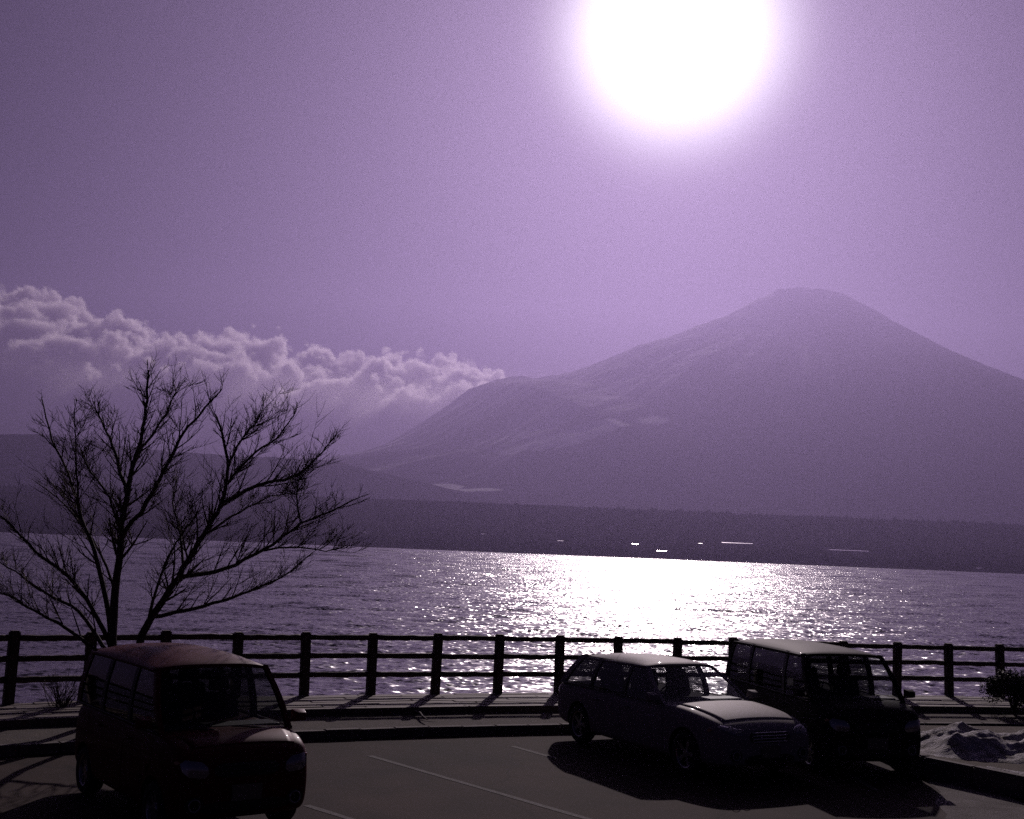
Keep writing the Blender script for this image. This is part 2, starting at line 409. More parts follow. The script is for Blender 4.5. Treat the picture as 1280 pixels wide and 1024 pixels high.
sx = np.linspace(-4800, 4800, 640); sy = np.concatenate([np.linspace(SHORE_Y - 40, 3400, 60), np.linspace(3440, 5400, 60)])
X3, Y3 = np.meshgrid(sx, sy)
shore_line = SHORE_Y + fbm(X3 / 900, X3 * 0, 4, 51) * 160 + 60
up = np.clip(Y3 - shore_line, 0, None)
plat = np.interp(up, [0, 15, 250, 900, 1700, 2100, 2900], [0, 3, 14, 60, 158, 182, 150])
Z3 = LAKE_Z - 1.5 + smooth(-30, 10, Y3 - shore_line) * 3 + plat * (1 + .16 * fbm(X3 / 1300, Y3 / 1300, 3, 61)) + np.where(up > 30, fbm(X3 / 60, Y3 / 60, 3, 62) * 9, 0)
M_litter = mat('leaf litter and scrub', (.014, .011, .011), .95, spec=0)
tag(grid_mesh('far_shore', X3, Y3, Z3, M_litter), kind='structure')
def shore_z(x, y):
    i = min(max(np.searchsorted(sx, x), 0), len(sx) - 1); j = min(max(np.searchsorted(sy, y), 0), len(sy) - 1)
    return float(Z3[j, i])

# buildings on the far shore
def building(name, label, cat, u, v, width, depth, hgt, rise, wall, roofm, nwin, stand=None):
    # stands on the far shore where the sight line meets the land
    d = ray(u, v); p = None
    for Yq in np.arange(SHORE_Y + 20, 4200, 4.0):
        q = CAM + d * (Yq / d.y)
        if shore_z(q.x, Yq) >= q.z - hgt * .7: p = q; break
    if p is None: p = at(u, v, SHORE_Y + 200)
    z0 = shore_z(p.x, p.y); clear.append((p.x, p.y, width / 2 + 12))
    e = empty(name, (p.x, p.y - 14, z0), 0.0)
    mb = MB().box((0, 0, hgt / 2 - 3), (width, depth, hgt + 6)); mb.build('wall', wall, e)
    rb = MB(); hw, hd = width / 2 + .8, depth / 2 + 1.0
    rb.add([(-hw, -hd, hgt), (hw, -hd, hgt), (hw, hd, hgt), (-hw, hd, hgt), (-hw, 0, hgt + rise), (hw, 0, hgt + rise)],
           [(0, 1, 5, 4), (2, 3, 4, 5), (0, 4, 3), (1, 2, 5), (3, 2, 1, 0)]).build('roof', roofm, e)
    for k in range(nwin):
        xx = (k + .5) / nwin * width - width / 2
        f = MB().box((xx, -depth / 2 - .1, hgt * .5), (width / nwin * .55, .3, hgt * .42)).build('window', M_wallpale, e)
        MB().box((xx, -depth / 2 - .3, hgt * .5), (width / nwin * .45, .14, hgt * .32)).build('pane', M_winglass, f)
    return tag(e, label, cat, 'buildings along the far shore')
T10 = math.tan(R(12.0)); clear = []
bl = [
 ('lakeside_house', 'small pale house, farthest left of the buildings on the far shore', 455, 666, 12, 8, 4, 1, M_wallpale, 3),
 ('lakeside_house', 'small sparkling roof on the dark shore slope left of the glittering water path', 604, 669, 9, 10, 5, 1, M_wallpale, 2),
 ('lakeside_house', 'low house at the water edge just left of the brightest glitter', 700, 677, 14, 8, 4, 1, M_walldark, 3),
 ('lakeside_house', 'brightest gleaming roof on the far shore above the glitter path', 793, 682, 15, 14, 6, 1, M_wallpale, 3),
 ('lakeside_house', 'low dark timber house at the waterline right above the glitter', 826, 690, 22, 9, 4, 1, M_walldark, 4),
 ('lakeside_house', 'small bright roof between the gleaming house and the long pale shed', 874, 681, 10, 9, 5, 1, M_wallpale, 2),
 ('long_shed', 'long pale shed roof on the far shore beneath the mountain, left one of two', 920, 680, 84, 14, 4, 1, M_wallpale, 8),
 ('long_shed', 'longest pale shed roof on the far shore right of the other shed', 1058, 689, 106, 14, 4, 1, M_wallpale, 10),
 ('lakeside_house', 'lone small house on the far shore under the right flank of the mountain', 1220, 711, 10, 8, 4, 1, M_wallpale, 2),
]
for nm, lb, u, v, wd, dp, hg, _, wl, nw in bl:
    building(nm, lb, 'shed' if 'shed' in nm else 'house', u, v, wd, dp, hg, dp / 2 * T10, wl, M_roofmetal, nw)

# far woods: one mass of small trees
V = []; Fc = []
n_tree = 15000
tx = rng.uniform(-3000, 3000, n_tree); ty = SHORE_Y + 30 + rng.power(.55, n_tree) * 1900
tsl = SHORE_Y + fbm(tx / 900, tx * 0, 4, 51) * 160 + 60
for x, y, s_l in zip(tx, ty, tsl):
    if y < s_l + 12: continue
    if any(abs(x - q[0]) < q[2] and q[1] - 260 < y < q[1] + 14 for q in clear): continue
    z = shore_z(x, y) - 2; hgt = rng.uniform(8, 17); wd = hgt * rng.uniform(.22, .42); o = len(V)
    a0 = rng.uniform(0, 6.28)
    for k in range(4):
        a = a0 + k * 1.57; V.append((x + .5 * wd * math.cos(a), y + .5 * wd * math.sin(a), z))
    for k in range(4):
        a = a0 + .7 + k * 1.57; V.append((x + wd * math.cos(a), y + wd * math.sin(a), z + hgt * .5))
    V.append((x, y, z + hgt))
    for k in range(4):
        Fc.append((o + k, o + (k + 1) % 4, o + 4 + (k + 1) % 4, o + 4 + k)); Fc.append((o + 4 + k, o + 4 + (k + 1) % 4, o + 8))
tag(mesh_obj('far_forest', V, Fc, M_forest), 'dark band of bare winter woods along the far lake shore', 'forest', kind='stuff')

# ------------------------------------------------------------------ haze
hb = MB().box(((0), 7050, 1448), (17700, 14200, 2904))
M_haze = bpy.data.materials.new('pale haze'); M_haze.use_nodes = True
t = M_haze.node_tree; t.nodes.clear(); o = t.nodes.new('ShaderNodeOutputMaterial'); v = t.nodes.new('ShaderNodeVolumePrincipled')
v.inputs['Color'].default_value = (.44, .365, .65, 1); v.inputs['Density'].default_value = 6.2e-5; v.inputs['Anisotropy'].default_value = .67
t.links.new(v.outputs[0], o.inputs['Volume'])
tag(hb.build('haze', M_haze), kind='stuff')

# ------------------------------------------------------------------ the shore this side: curve of the fence
post_px = [(5, 880), (110, 875), (208, 872), (298, 871), (380, 870), (463, 868), (541, 867), (619, 866), (697, 866), (770, 866), (845, 866), (917, 867), (987, 867.5), (1055, 868), (1122, 869), (1186, 870), (1250, 871)]
TERR = .30
fp = [ground(u, v, TERR) for u, v in post_px]
# smooth the run of posts a little
xs_f = np.array([p.x for p in fp]); ys_f = np.array([p.y for p in fp])
cx = np.polyfit(np.arange(len(fp)), xs_f, 3); cyf = np.polyfit(np.arange(len(fp)), ys_f, 3)
def fence_pt(k):
    """point on the fence line at post number k, straight beyond the ends"""
    k0 = min(max(k, -2), len(fp) + 1)
    p = Vector((np.polyval(cx, k0), np.polyval(cyf, k0), 0))
    if k0 != k:
        dlt = Vector((np.polyval(np.polyder(cx), k0), np.polyval(np.polyder(cyf), k0), 0)); p += dlt * (k - k0)
    return p
def fence_n(k):
    d = fence_pt(k + .05) - fence_pt(k - .05); d.normalize(); return Vector((d.y, -d.x, 0))     # towards the car park
def off(k, o_, z=0.0):
    p = fence_pt(k) + fence_n(k) * o_; p.z = z; return p
KS = np.arange(-22, 45, 1.0)
def ribbon(name, o0, z0, o1, z1, m, ks=KS, sub=1):
    P = [[off(k, o0 + (o1 - o0) * j / sub, z0 + (z1 - z0) * j / sub) for j in range(sub + 1)] for k in ks]
    mb = MB().grid(P); return tag(mb.build(name, m), kind='structure')

# the land mass under terrace: earth behind the kerb, boardwalk bed, bank down to the lake
ribbon('soil_strip', 3.02, .145, 1.75, .19, M_soil, sub=3)
ribbon('boardwalk_bed', 1.75, .20, -.35, .20, M_soil)
bk = MB()
P = []
for k in np.arange(-22, 44.01, .25):
    row = []
    for j in range(6):
        q = off(k, -.35 - j * .5, .2 - j * .42)
        if j: q += Vector((random.uniform(-.12, .12), random.uniform(-.12, .12), random.uniform(-.1, .1)))
        row.append(q)
    P.append(row)
tag(bk.grid(P).build('shore_bank', M_rock), kind='structure')
# asphalt, one sheet that stops under the kerb
edge = [off(k, 3.16) for k in np.arange(-22, 44.01, .5)]
lb = MB(); lb.add(edge + [Vector((edge[-1].x, -40, 0)), Vector((edge[0].x, -40, 0))], [tuple(range(len(edge) + 2))[::-1]])
tag(lb.build('parking_lot', M_asphalt), kind='structure'); fix_normals(bpy.data.objects['parking_lot'])

# kerb stones (0.65 m pieces) as parts of the kerb
kerb = tag(empty('kerb'), kind='structure')
kmb = MB()
for sx_, bz, tz in ((.32, 0, 0),):
    pass
def kerb_mesh(l, w_, h_, b=.012):
    bm = bmesh.new(); bmesh.ops.create_cube(bm, size=1)
    bmesh.ops.scale(bm, vec=(l, w_, h_), verts=bm.verts); bmesh.ops.bevel(bm, geom=bm.edges[:], offset=b, segments=2, affect='EDGES')
    me = bpy.data.meshes.new('kerb_stone'); bm.to_mesh(me); bm.free(); me.materials.append(M_conc)
    me.polygons.foreach_set('use_smooth', [False] * len(me.polygons)); return me
km = kerb_mesh(.635, .15, .36)
k = -8.0
while k < 26:
    p0 = off(k, 3.09); k2 = k + .5; p1 = off(k2, 3.09); d = p1 - p0
    o = bpy.data.objects.new('kerb_stone', km); link(o, kerb)
    o.location = (p0 + p1) / 2 + Vector((0, 0, -.03 + random.uniform(-.006, .006))); o.rotation_euler = (0, random.uniform(-.006, .006), math.atan2(d.y, d.x) + random.uniform(-.01, .01))
    o.scale = (d.length / .645, 1, 1); k = k2

# boardwalk planks, laid along the fence
bw = tag(empty('boardwalk'), kind='structure')
def plank_mesh():
    bm = bmesh.new(); bmesh.ops.create_cube(bm, size=1); bmesh.ops.scale(bm, vec=(1, .185, .06), verts=bm.verts)
    bmesh.ops.bevel(bm, geom=bm.edges[:], offset=.008, segments=1, affect='EDGES')
    me = bpy.data.meshes.new('plank'); bm.to_mesh(me); bm.free(); me.materials.append(M_plank); return me
pm = plank_mesh()
for row in range(9):
    o_ = 1.66 - row * .2
    k = -6 + (row % 3) * .9
    while k < 22:
        k2 = k + 1.5; p0, p1 = off(k, o_), off(k2, o_); d = p1 - p0
        o = bpy.data.objects.new('plank', pm); link(o, bw)
        o.location = (p0 + p1) / 2 + Vector((0, 0, .262 + random.uniform(-.006, .008))); o.rotation_euler = (random.uniform(-.02, .02), random.uniform(-.004, .004), math.atan2(d.y, d.x) + random.uniform(-.004, .004))
        o.scale = (d.length - .012, 1, 1); k = k2
# edge beam of the boardwalk
for k in np.arange(-6, 22, 2.0):
    p0, p1 = off(k, 1.80), off(k + 2, 1.80); d = p1 - p0
    o = bpy.data.objects.new('edge_beam', pm); link(o, bw); o.location = (p0 + p1) / 2 + Vector((0, 0, .235)); o.rotation_euler = (0, 0, math.atan2(d.y, d.x)); o.scale = (d.length - .015, .55, 2.2)

# fence
fence = tag(empty('lakeside_fence', fence_pt(8)), 'brown log style fence of posts and three rails along the lake edge', 'fence')
def post_mesh():
    bm = bmesh.new(); bmesh.ops.create_cube(bm, size=1)
    bmesh.ops.scale(bm, vec=(.165, .165, 1.24), verts=bm.verts); bmesh.ops.translate(bm, vec=(0, 0, .62 - .05), verts=bm.verts)
    bmesh.ops.bevel(bm, geom=bm.edges[:], offset=.022, segments=2, affect='EDGES')
    me = bpy.data.meshes.new('post'); bm.to_mesh(me); bm.free(); me.materials.append(M_fence); return me
def rail_mesh(seed):
    rr = random.Random(seed); mb = MB(); pts = []; rad = []
    for i in range(9):
        pts.append((i / 8 - .5, rr.uniform(-.006, .006), rr.uniform(-.006, .006))); rad.append(.052 + rr.uniform(-.005, .006))
    mb.tube(pts, rad, 8); me = bpy.data.meshes.new('rail'); me.from_pydata(mb.v, [], mb.f); me.materials.append(M_fence)
    me.polygons.foreach_set('use_smooth', [True] * len(me.polygons)); return me
pom = post_mesh(); rms = [rail_mesh(s) for s in range(5)]
base = fence_pt(8)
for k in range(-6, 23):
    p = off(k, 0, .27) - base; tdir = fence_pt(k + .1) - fence_pt(k - .1)
    o = bpy.data.objects.new('post', pom); link(o, fence); o.location = p + Vector((0, 0, random.uniform(-.022, .012)))
    o.rotation_euler = (random.uniform(-.022, .022), random.uniform(-.022, .022), math.atan2(tdir.y, tdir.x) + random.uniform(-.05, .05))
    if k < 22:
        q = off(k + 1, 0, .27) - base; d = q - p
        for z in (1.085, .74, .40):
            o = bpy.data.objects.new('rail', random.choice(rms)); link(o, fence)
            o.location = (p + q) / 2 + Vector((0, 0, z + random.uniform(-.01, .01))); o.rotation_euler = (random.uniform(0, 6.28), 0, math.atan2(d.y, d.x)); o.rotation_mode = 'XYZ'
            o.scale = (d.length - .15, 1, 1)

# stall lines
def stall_line(a, b, wd=.10, ext=0.0):
    p, q = ground(*a), ground(*b); d = (q - p).normalized(); n = Vector((-d.y, d.x, 0)) * wd / 2
    q = q + d * ext; nseg = 24; P = []
    for i in range(nseg + 1):
        c = p.lerp(q, i / nseg)
        P.append([c - n * random.uniform(.85, 1.1) + Vector((0, 0, .004)), c + n * random.uniform(.85, 1.1) + Vector((0, 0, .004))])
    return tag(MB().grid(P).build('parking_line', M_line), kind='structure')
stall_line((462, 945), (700, 1014), ext=2.5)
stall_line((383, 1007), (437, 1024), ext=2.5)
stall_line((640, 933), (676, 943), ext=.4)
stall_line((1010, 935), (1090, 985), ext=.2)

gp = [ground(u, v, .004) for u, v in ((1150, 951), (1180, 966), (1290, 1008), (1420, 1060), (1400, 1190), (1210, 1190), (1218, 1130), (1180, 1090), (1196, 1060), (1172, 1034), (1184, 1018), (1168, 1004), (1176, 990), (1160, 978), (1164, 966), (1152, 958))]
M_sunlit_lot = mat('asphalt painted paler as sunlit', (.09, .078, .074), .9, noise=(2.2, (.20, .18, .175)), bump=(45, .8, .03), spec=.2)  # paler speckled sheet: sunlight on the asphalt put into the colour
tag(MB().add(gp, [tuple(range(len(gp)))[::-1]]).build('painted_sun_patch', M_sunlit_lot), kind='structure'); fix_normals(bpy.data.objects['painted_sun_patch'])

# planted island right of the dark van: timber edged, with soil
isl = [(6.42, 18.45), (7.32, 17.0), (10.2, 12.4), (16.5, 14.0), (17.5, 23.4), (11.6, 23.25), (6.1, 22.15)]
island = tag(empty('planting_island'), kind='structure')
def edge_run(a, b, piece=.6, hgt=.30):
    a, b = Vector((*a, 0)), Vector((*b, 0)); d = b - a; n = max(1, int(d.length / piece)); lk = kerb_mesh(d.length / n - .012, .16, hgt + .1, .02)
    for i in range(n):
        o = bpy.data.objects.new('edge_stone', lk); link(o, island); c = a + d * ((i + .5) / n)
        o.location = c + Vector((0, 0, hgt / 2 - .05 + random.uniform(-.008, .008))); o.rotation_euler = (random.uniform(-.01, .01), 0, math.atan2(d.y, d.x) + random.uniform(-.012, .012))
for i in (0, 1, 6): edge_run(isl[i], isl[(i + 1) % 7])
gx = np.linspace(5.5, 17, 90); gy = np.linspace(12.5, 24, 90); GX, GY = np.meshgrid(gx, gy)
def inside_poly(x, y):
    c = np.zeros_like(x, bool)
    for i in range(len(isl)):
        x1_, y1_ = isl[i]; x2_, y2_ = isl[i - 1]
        c ^= ((y1_ > y) != (y2_ > y)) & (x < (x2_ - x1_) * (y - y1_) / (y2_ - y1_ + 1e-9) + x1_)
    return c
mb = MB(); pv = [(x, y, .235) for x, y in isl]
mb.add(pv, [tuple(range(len(pv)))]).build('soil_bed', M_grass, island)

# snow heap on the island
def snow_heap():
    nx_, ny_ = 150, 70; P = []
    for j in range(ny_):
        row = []
        for i in range(nx_):
            a = i / (nx_ - 1); b = j / (ny_ - 1)
            x = 6.45 + a * 7.4; y = 18.75 - a * 1.8 + b * 2.7
            e = min(1, (a / .10)) * min(1, (1 - a) / .1) * math.sin(math.pi * b) ** .7
            row.append([x, y, e])
        P.append(row)
    A = np.array(P)
    n1 = fbm(A[..., 0] * 1.1, A[..., 1] * 1.3, 5, 5, .6); n2 = fbm(A[..., 0] * 5, A[..., 1] * 5, 3, 8)
    z = .20 + A[..., 2] * np.clip(.30 + n1 * .62 + n2 * .12, .02, None)
    return grid_mesh('snow_pile', A[..., 0], A[..., 1], z, M_snow)
tag(snow_heap(), 'low heap of dirty old snow lying on the bed right of the dark van', 'snow')
def snow_edge():
    P = []
    for i in range(60):
        a = i / 59; c = Vector((7.0, 17.75, 0)).lerp(Vector((9.6, 13.55, 0)), a); n = Vector((.85, .53, 0))
        wdt = .16 + .22 * abs(math.sin(a * 9.0)) + random.uniform(-.05, .05)
        P.append([c + n * (.0 + t_ * wdt) + Vector((0, 0, .24 + .055 * math.sin(math.pi * t_))) for t_ in (0, .25, .5, .75, 1)])
    return MB().grid(P).build('snow_strip', M_snow, None, True)
tag(snow_edge(), 'thin strip of leftover snow along the edging stones of the bed', 'snow')

# ------------------------------------------------------------------ bare tree behind the red van
def zpx(p): return (p[0] * .46875, 340 + p[1] * .46875)
TREE_K = .9
tree_base = off(1.55, 1.9, .25)
tree = tag(empty('bare_tree', tree_base), 'leafless many stemmed tree standing by the fence behind the red van', 'tree')
tn = Vector((CR.x, CR.y, 0)).normalized()
Yt = tree_base.y
main = [  # limb polylines in a detail view of the tree; last value: how far the tip leans away (m)
 ([(305, 1130), (300, 980), (308, 850), (322, 700), (335, 610), (352, 530), (375, 440), (392, 340), (395, 262)], .085, .3),
 ([(345, 1130), (380, 970), (432, 880), (490, 790), (542, 700), (588, 620), (608, 520), (590, 430), (574, 380)], .070, -.4),
 ([(322, 700), (392, 615), (442, 520), (490, 430), (548, 362), (592, 312)], .042, -.7),
 ([(336, 600), (322, 540), (300, 460), (268, 395), (248, 345)], .036, .6),
 ([(352, 530), (380, 470), (430, 400), (460, 340), (470, 310)], .026, .7),
 ([(298, 960), (262, 780), (216, 650), (186, 550), (140, 450), (112, 340)], .044, .8),
 ([(296, 1000), (205, 835), (112, 760), (42, 690), (-10, 640)], .040, -.8),
 ([(290, 1020), (210, 905), (120, 855), (40, 800), (-20, 760)], .034, .9),
 ([(288, 1040), (190, 960), (110, 915), (40, 870), (-20, 845)], .034, -.5),
 ([(216, 650), (205, 560), (200, 470), (198, 370)], .022, -.5),
 ([(588, 620), (682, 572), (780, 545), (842, 500), (896, 436)], .036, .7),
 ([(500, 822), (602, 790), (702, 740), (802, 672), (875, 642), (940, 608)], .036, -.5),
 ([(410, 935), (542, 892), (640, 860), (740, 820), (835, 748)], .034, .8),
 ([(490, 790), (480, 700), (462, 620), (470, 540)], .024, 1.0),
 ([(395, 940), (432, 800), (472, 720), (520, 650)], .026, -.9),
 ([(608, 520), (640, 450), (690, 390), (706, 340)], .022, .6),
 ([(600, 560), (660, 500), (740, 440), (790, 370)], .022, -.7),
 ([(802, 672), (792, 610), (800, 545)], .018, .3),
 ([(700, 742), (790, 735), (870, 742), (930, 730)], .016, .5),
 ([(310, 830), (250, 720), (170, 620), (95, 560)], .024, 1.2),
 ([(325, 690), (290, 600), (240, 530), (215, 470)], .022, -1.1),
 ([(542, 700), (640, 640), (720, 600), (800, 590)], .020, 1.2),
]
twigs = MB(); tw_count = 0
def grow(p, d, length, rad, depth, rr):
    """a thin branch that bends upwards and splits"""
    global tw_count
    n = 5; pts = [p]; rads = [rad]; cur = p.copy(); dd = d.copy()
    for i in range(n):
        dd = (dd + Vector((rr.gauss(0, .055), rr.gauss(0, .055), .075 + rr.gauss(0, .04)))).normalized()
        cur = cur + dd * (length / n); pts.append(cur.copy()); rads.append(rad * (1 - .82 * (i + 1) / n) + .0014)
    twigs.tube(pts, rads, 4 if rad > .008 else 3, False); tw_count += 1
    if depth <= 0: return
    for j in range(rr.randint(2, 4)):
        i = rr.randint(1, n - 1)
        ax = dd.cross(Vector((rr.uniform(-1, 1), rr.uniform(-1, 1), rr.uniform(-1, 1)))).normalized()
        nd_ = (Matrix.Rotation(rr.uniform(.35, .95), 3, ax) @ dd); nd_.z = abs(nd_.z) * .75 + .06
        grow(pts[i], nd_.normalized(), length * rr.uniform(.45, .80), max(rads[i] * .6, .0028), depth - 1, rr)
rr = random.Random(5); grown = []
for li, (pl, r0, lean) in enumerate(main):
    pts = []; y_off = 0.0
    if li > 1:                             # spring from the nearest point of the limbs already grown
        u, v = zpx(pl[0]); dr = ray(u, v); root_pt = min(grown, key=lambda g: ((g - CAM).normalized() - dr).length); y_off = root_pt.y - Yt
    for i, q in enumerate(pl):
        u, v = zpx(q); P3 = at(u, v, Yt + y_off + lean * i / (len(pl) - 1) * (1.5 if li > 1 else 1.0)); pts.append(P3)
    if li > 1 and (li < 5 or li > 8): pts[0] = root_pt
    # finer, slightly crooked limb
    fine = []
    for i in range(len(pts) - 1):
        for s_ in range(4):
            t_ = s_ / 4; a = pts[max(i - 1, 0)]; b, c = pts[i], pts[i + 1]; e = pts[min(i + 2, len(pts) - 1)]
            q = .5 * ((2 * b) + (c - a) * t_ + (2 * a - 5 * b + 4 * c - e) * t_ ** 2 + (3 * b - a - 3 * c + e) * t_ ** 3)
            fine.append(q + Vector((rr.gauss(0, .009), rr.gauss(0, .012), rr.gauss(0, .009))))
    fine.append(pts[-1]); grown += fine[2:]
    m_ = len(fine); rads = [r0 * (1 - .86 * (i / (m_ - 1)) ** .8) + .004 for i in range(m_)]
    mb = MB(); mb.tube([p - tree_base for p in fine], rads, 8 if r0 > .03 else 6)
    ob = mb.build('trunk' if li < 2 else 'limb', M_bark, tree, True)
    nb = int(8 + 3 * (len(pl)))
    for b in range(nb):
        i = int(m_ * (.22 if li < 2 else .12) + rr.random() ** .9 * m_ * .74); i = min(i, m_ - 2)
        if fine[i].z < tree_base.z + 1.1: continue
        dd = (fine[i + 1] - fine[i]).normalized()
        ax = Vector((rr.gauss(0, .5), rr.choice((-1, 1)) * rr.uniform(.3, 1), rr.gauss(0, .5))).normalized()
        nd_ = Matrix.Rotation(rr.uniform(.4, 1.1) * rr.choice((-1, 1)), 3, ax) @ dd
        nd_.z = nd_.z * .7 + .32
        f_ = i / m_
        grow(fine[i] - tree_base, nd_.normalized(), rr.uniform(.28, .95) * (1.05 - .6 * f_), max(rads[i] * .42, .005), 2, rr)
    for b in range(2):
        dd = (fine[-1] - fine[-3]).normalized(); nd_ = (dd + Vector((rr.gauss(0, .28), rr.gauss(0, .28), rr.gauss(0, .2)))).normalized()
        grow(fine[-1 - b % 3] - tree_base, nd_, rr.uniform(.14, .30), .006, 1, rr)
tag(twigs.build('crown', M_twig, tree), kind='stuff')
print('twigs', tw_count)

# small leafless shrub by the fence at far left, evergreen bush at far right
def twig_shrub(loc):
    e = tag(empty('leafless_shrub', loc), 'small leafless shrub by the fence left of the red van', 'shrub')
    mb = MB(); r_ = random.Random(9)
    for i in range(34):
        a = r_.uniform(0, 6.28); d = Vector((math.cos(a) * r_.uniform(.2, .8), math.sin(a) * r_.uniform(.2, .8), 1)).normalized()
        p = Vector((r_.uniform(-.1, .1), r_.uniform(-.1, .1), 0)); pts = [p]; L_ = r_.uniform(.3, .6)
        for j in range(4):
            d = (d + Vector((r_.gauss(0, .2), r_.gauss(0, .2), .05))).normalized(); pts.append(pts[-1] + d * L_ / 4)
            if j > 0:
                s_ = (d + Vector((r_.gauss(0, .6), r_.gauss(0, .6), .2))).normalized(); mb.tube([pts[-1], pts[-1] + s_ * .12, pts[-1] + s_ * .2 + Vector((0, 0, .04))], [.004, .003, .002], 3, False)
        mb.tube(pts, [.010, .008, .006, .005, .003], 4, False)
    mb.build('stems', M_twig, e); return e
twig_shrub(ground(75, 889, .2))
def bush(loc, w_, h_):
    e = tag(empty('evergreen_bush', loc), 'dark rounded bush in front of the fence at the far right edge', 'bush')
    r_ = random.Random(3); mb = MB(); st = MB()
    for i in range(16):
        a = r_.uniform(0, 6.28); q = Vector((math.cos(a) * w_ * .35 * r_.random(), math.sin(a) * w_ * .35 * r_.random(), h_ * r_.uniform(.5, .9)))
        st.tube([(q.x * .1, q.y * .1, -.05), (q.x * .5, q.y * .5, q.z * .5), tuple(q)], [.016, .011, .005], 5)
    st.build('stems', M_bark, e)
    cl = [(Vector((r_.uniform(-.32, .32) * w_, r_.uniform(-.32, .32) * w_, r_.uniform(.3, .78) * h_)), r_.uniform(.16, .26) * w_) for _ in range(16)]
    for i in range(9000):
        c, rad = r_.choice(cl); d = Vector((r_.gauss(0, 1), r_.gauss(0, 1), r_.gauss(0, 1))).normalized()
        p = c + d * rad * r_.random() ** .4
        a = Vector((r_.gauss(0, 1), r_.gauss(0, 1), r_.gauss(0, 1))).normalized(); b = a.cross(d).normalized(); s_ = r_.uniform(.018, .036)
        mb.add([p - a * s_, p + b * s_ * .5, p + a * s_, p - b * s_ * .5], [(0, 1, 2, 3)])
    tag(mb.build('foliage', M_bush, e), kind='stuff'); return e
bush(ground(1268, 889, .25), 1.15, .85)
# fallen stick on the soil strip
a, b = ground(518, 891, .22), ground(534, 901, .20)
MBs = MB(); d = b - a
MBs.tube([a + Vector((0, 0, .02)), a + d * .35 + Vector((.02, .03, .04)), a + d * .7 + Vector((-.01, .0, .03)), b + Vector((0, 0, .02))], [.025, .022, .018, .010], 6)
MBs.tube([a + d * .35 + Vector((.02, .03, .04)), a + d * .55 + Vector((.10, .09, .05)), a + d * .7 + Vector((.22, .13, .03))], [.014, .010, .006], 5)
tag(MBs.build('fallen_branch', M_bark), 'short fallen branch lying on the strip between kerb and boardwalk', 'branch')

# ------------------------------------------------------------------ cars
def loft(stations, hw):
    """stations: (x, z_bottom, z_top, width factor, crown). closed body shell"""
    rings = []
    for x, zb, zt, wf, cr in stations:
        w_ = hw * wf; h_ = zt - zb
        half = [(.80 * w_, zb), (.955 * w_, zb + .05 * h_), (.99 * w_, zb + .22 * h_), (1.0 * w_, zb + .50 * h_), (.985 * w_, zb + .78 * h_), (.945 * w_, zt - .03 * h_), (.86 * w_, zt + .2 * cr), (.45 * w_, zt + .8 * cr)]
        ring = [(x, 0, zb)] + [(x, y, z) for y, z in half] + [(x, 0, zt + cr)] + [(x, -y, z) for y, z in half[::-1]]
        rings.append(ring)
    n = len(rings[0]); V = [q for r_ in rings for q in r_]; F = []
    for i in range(len(rings) - 1):
        for k in range(n): F.append((i * n + k, (i + 1) * n + k, (i + 1) * n + (k + 1) % n, i * n + (k + 1) % n))
    F.append(tuple(range(n))); F.append(tuple((len(rings) - 1) * n + k for k in range(n))[::-1])
    return V, F

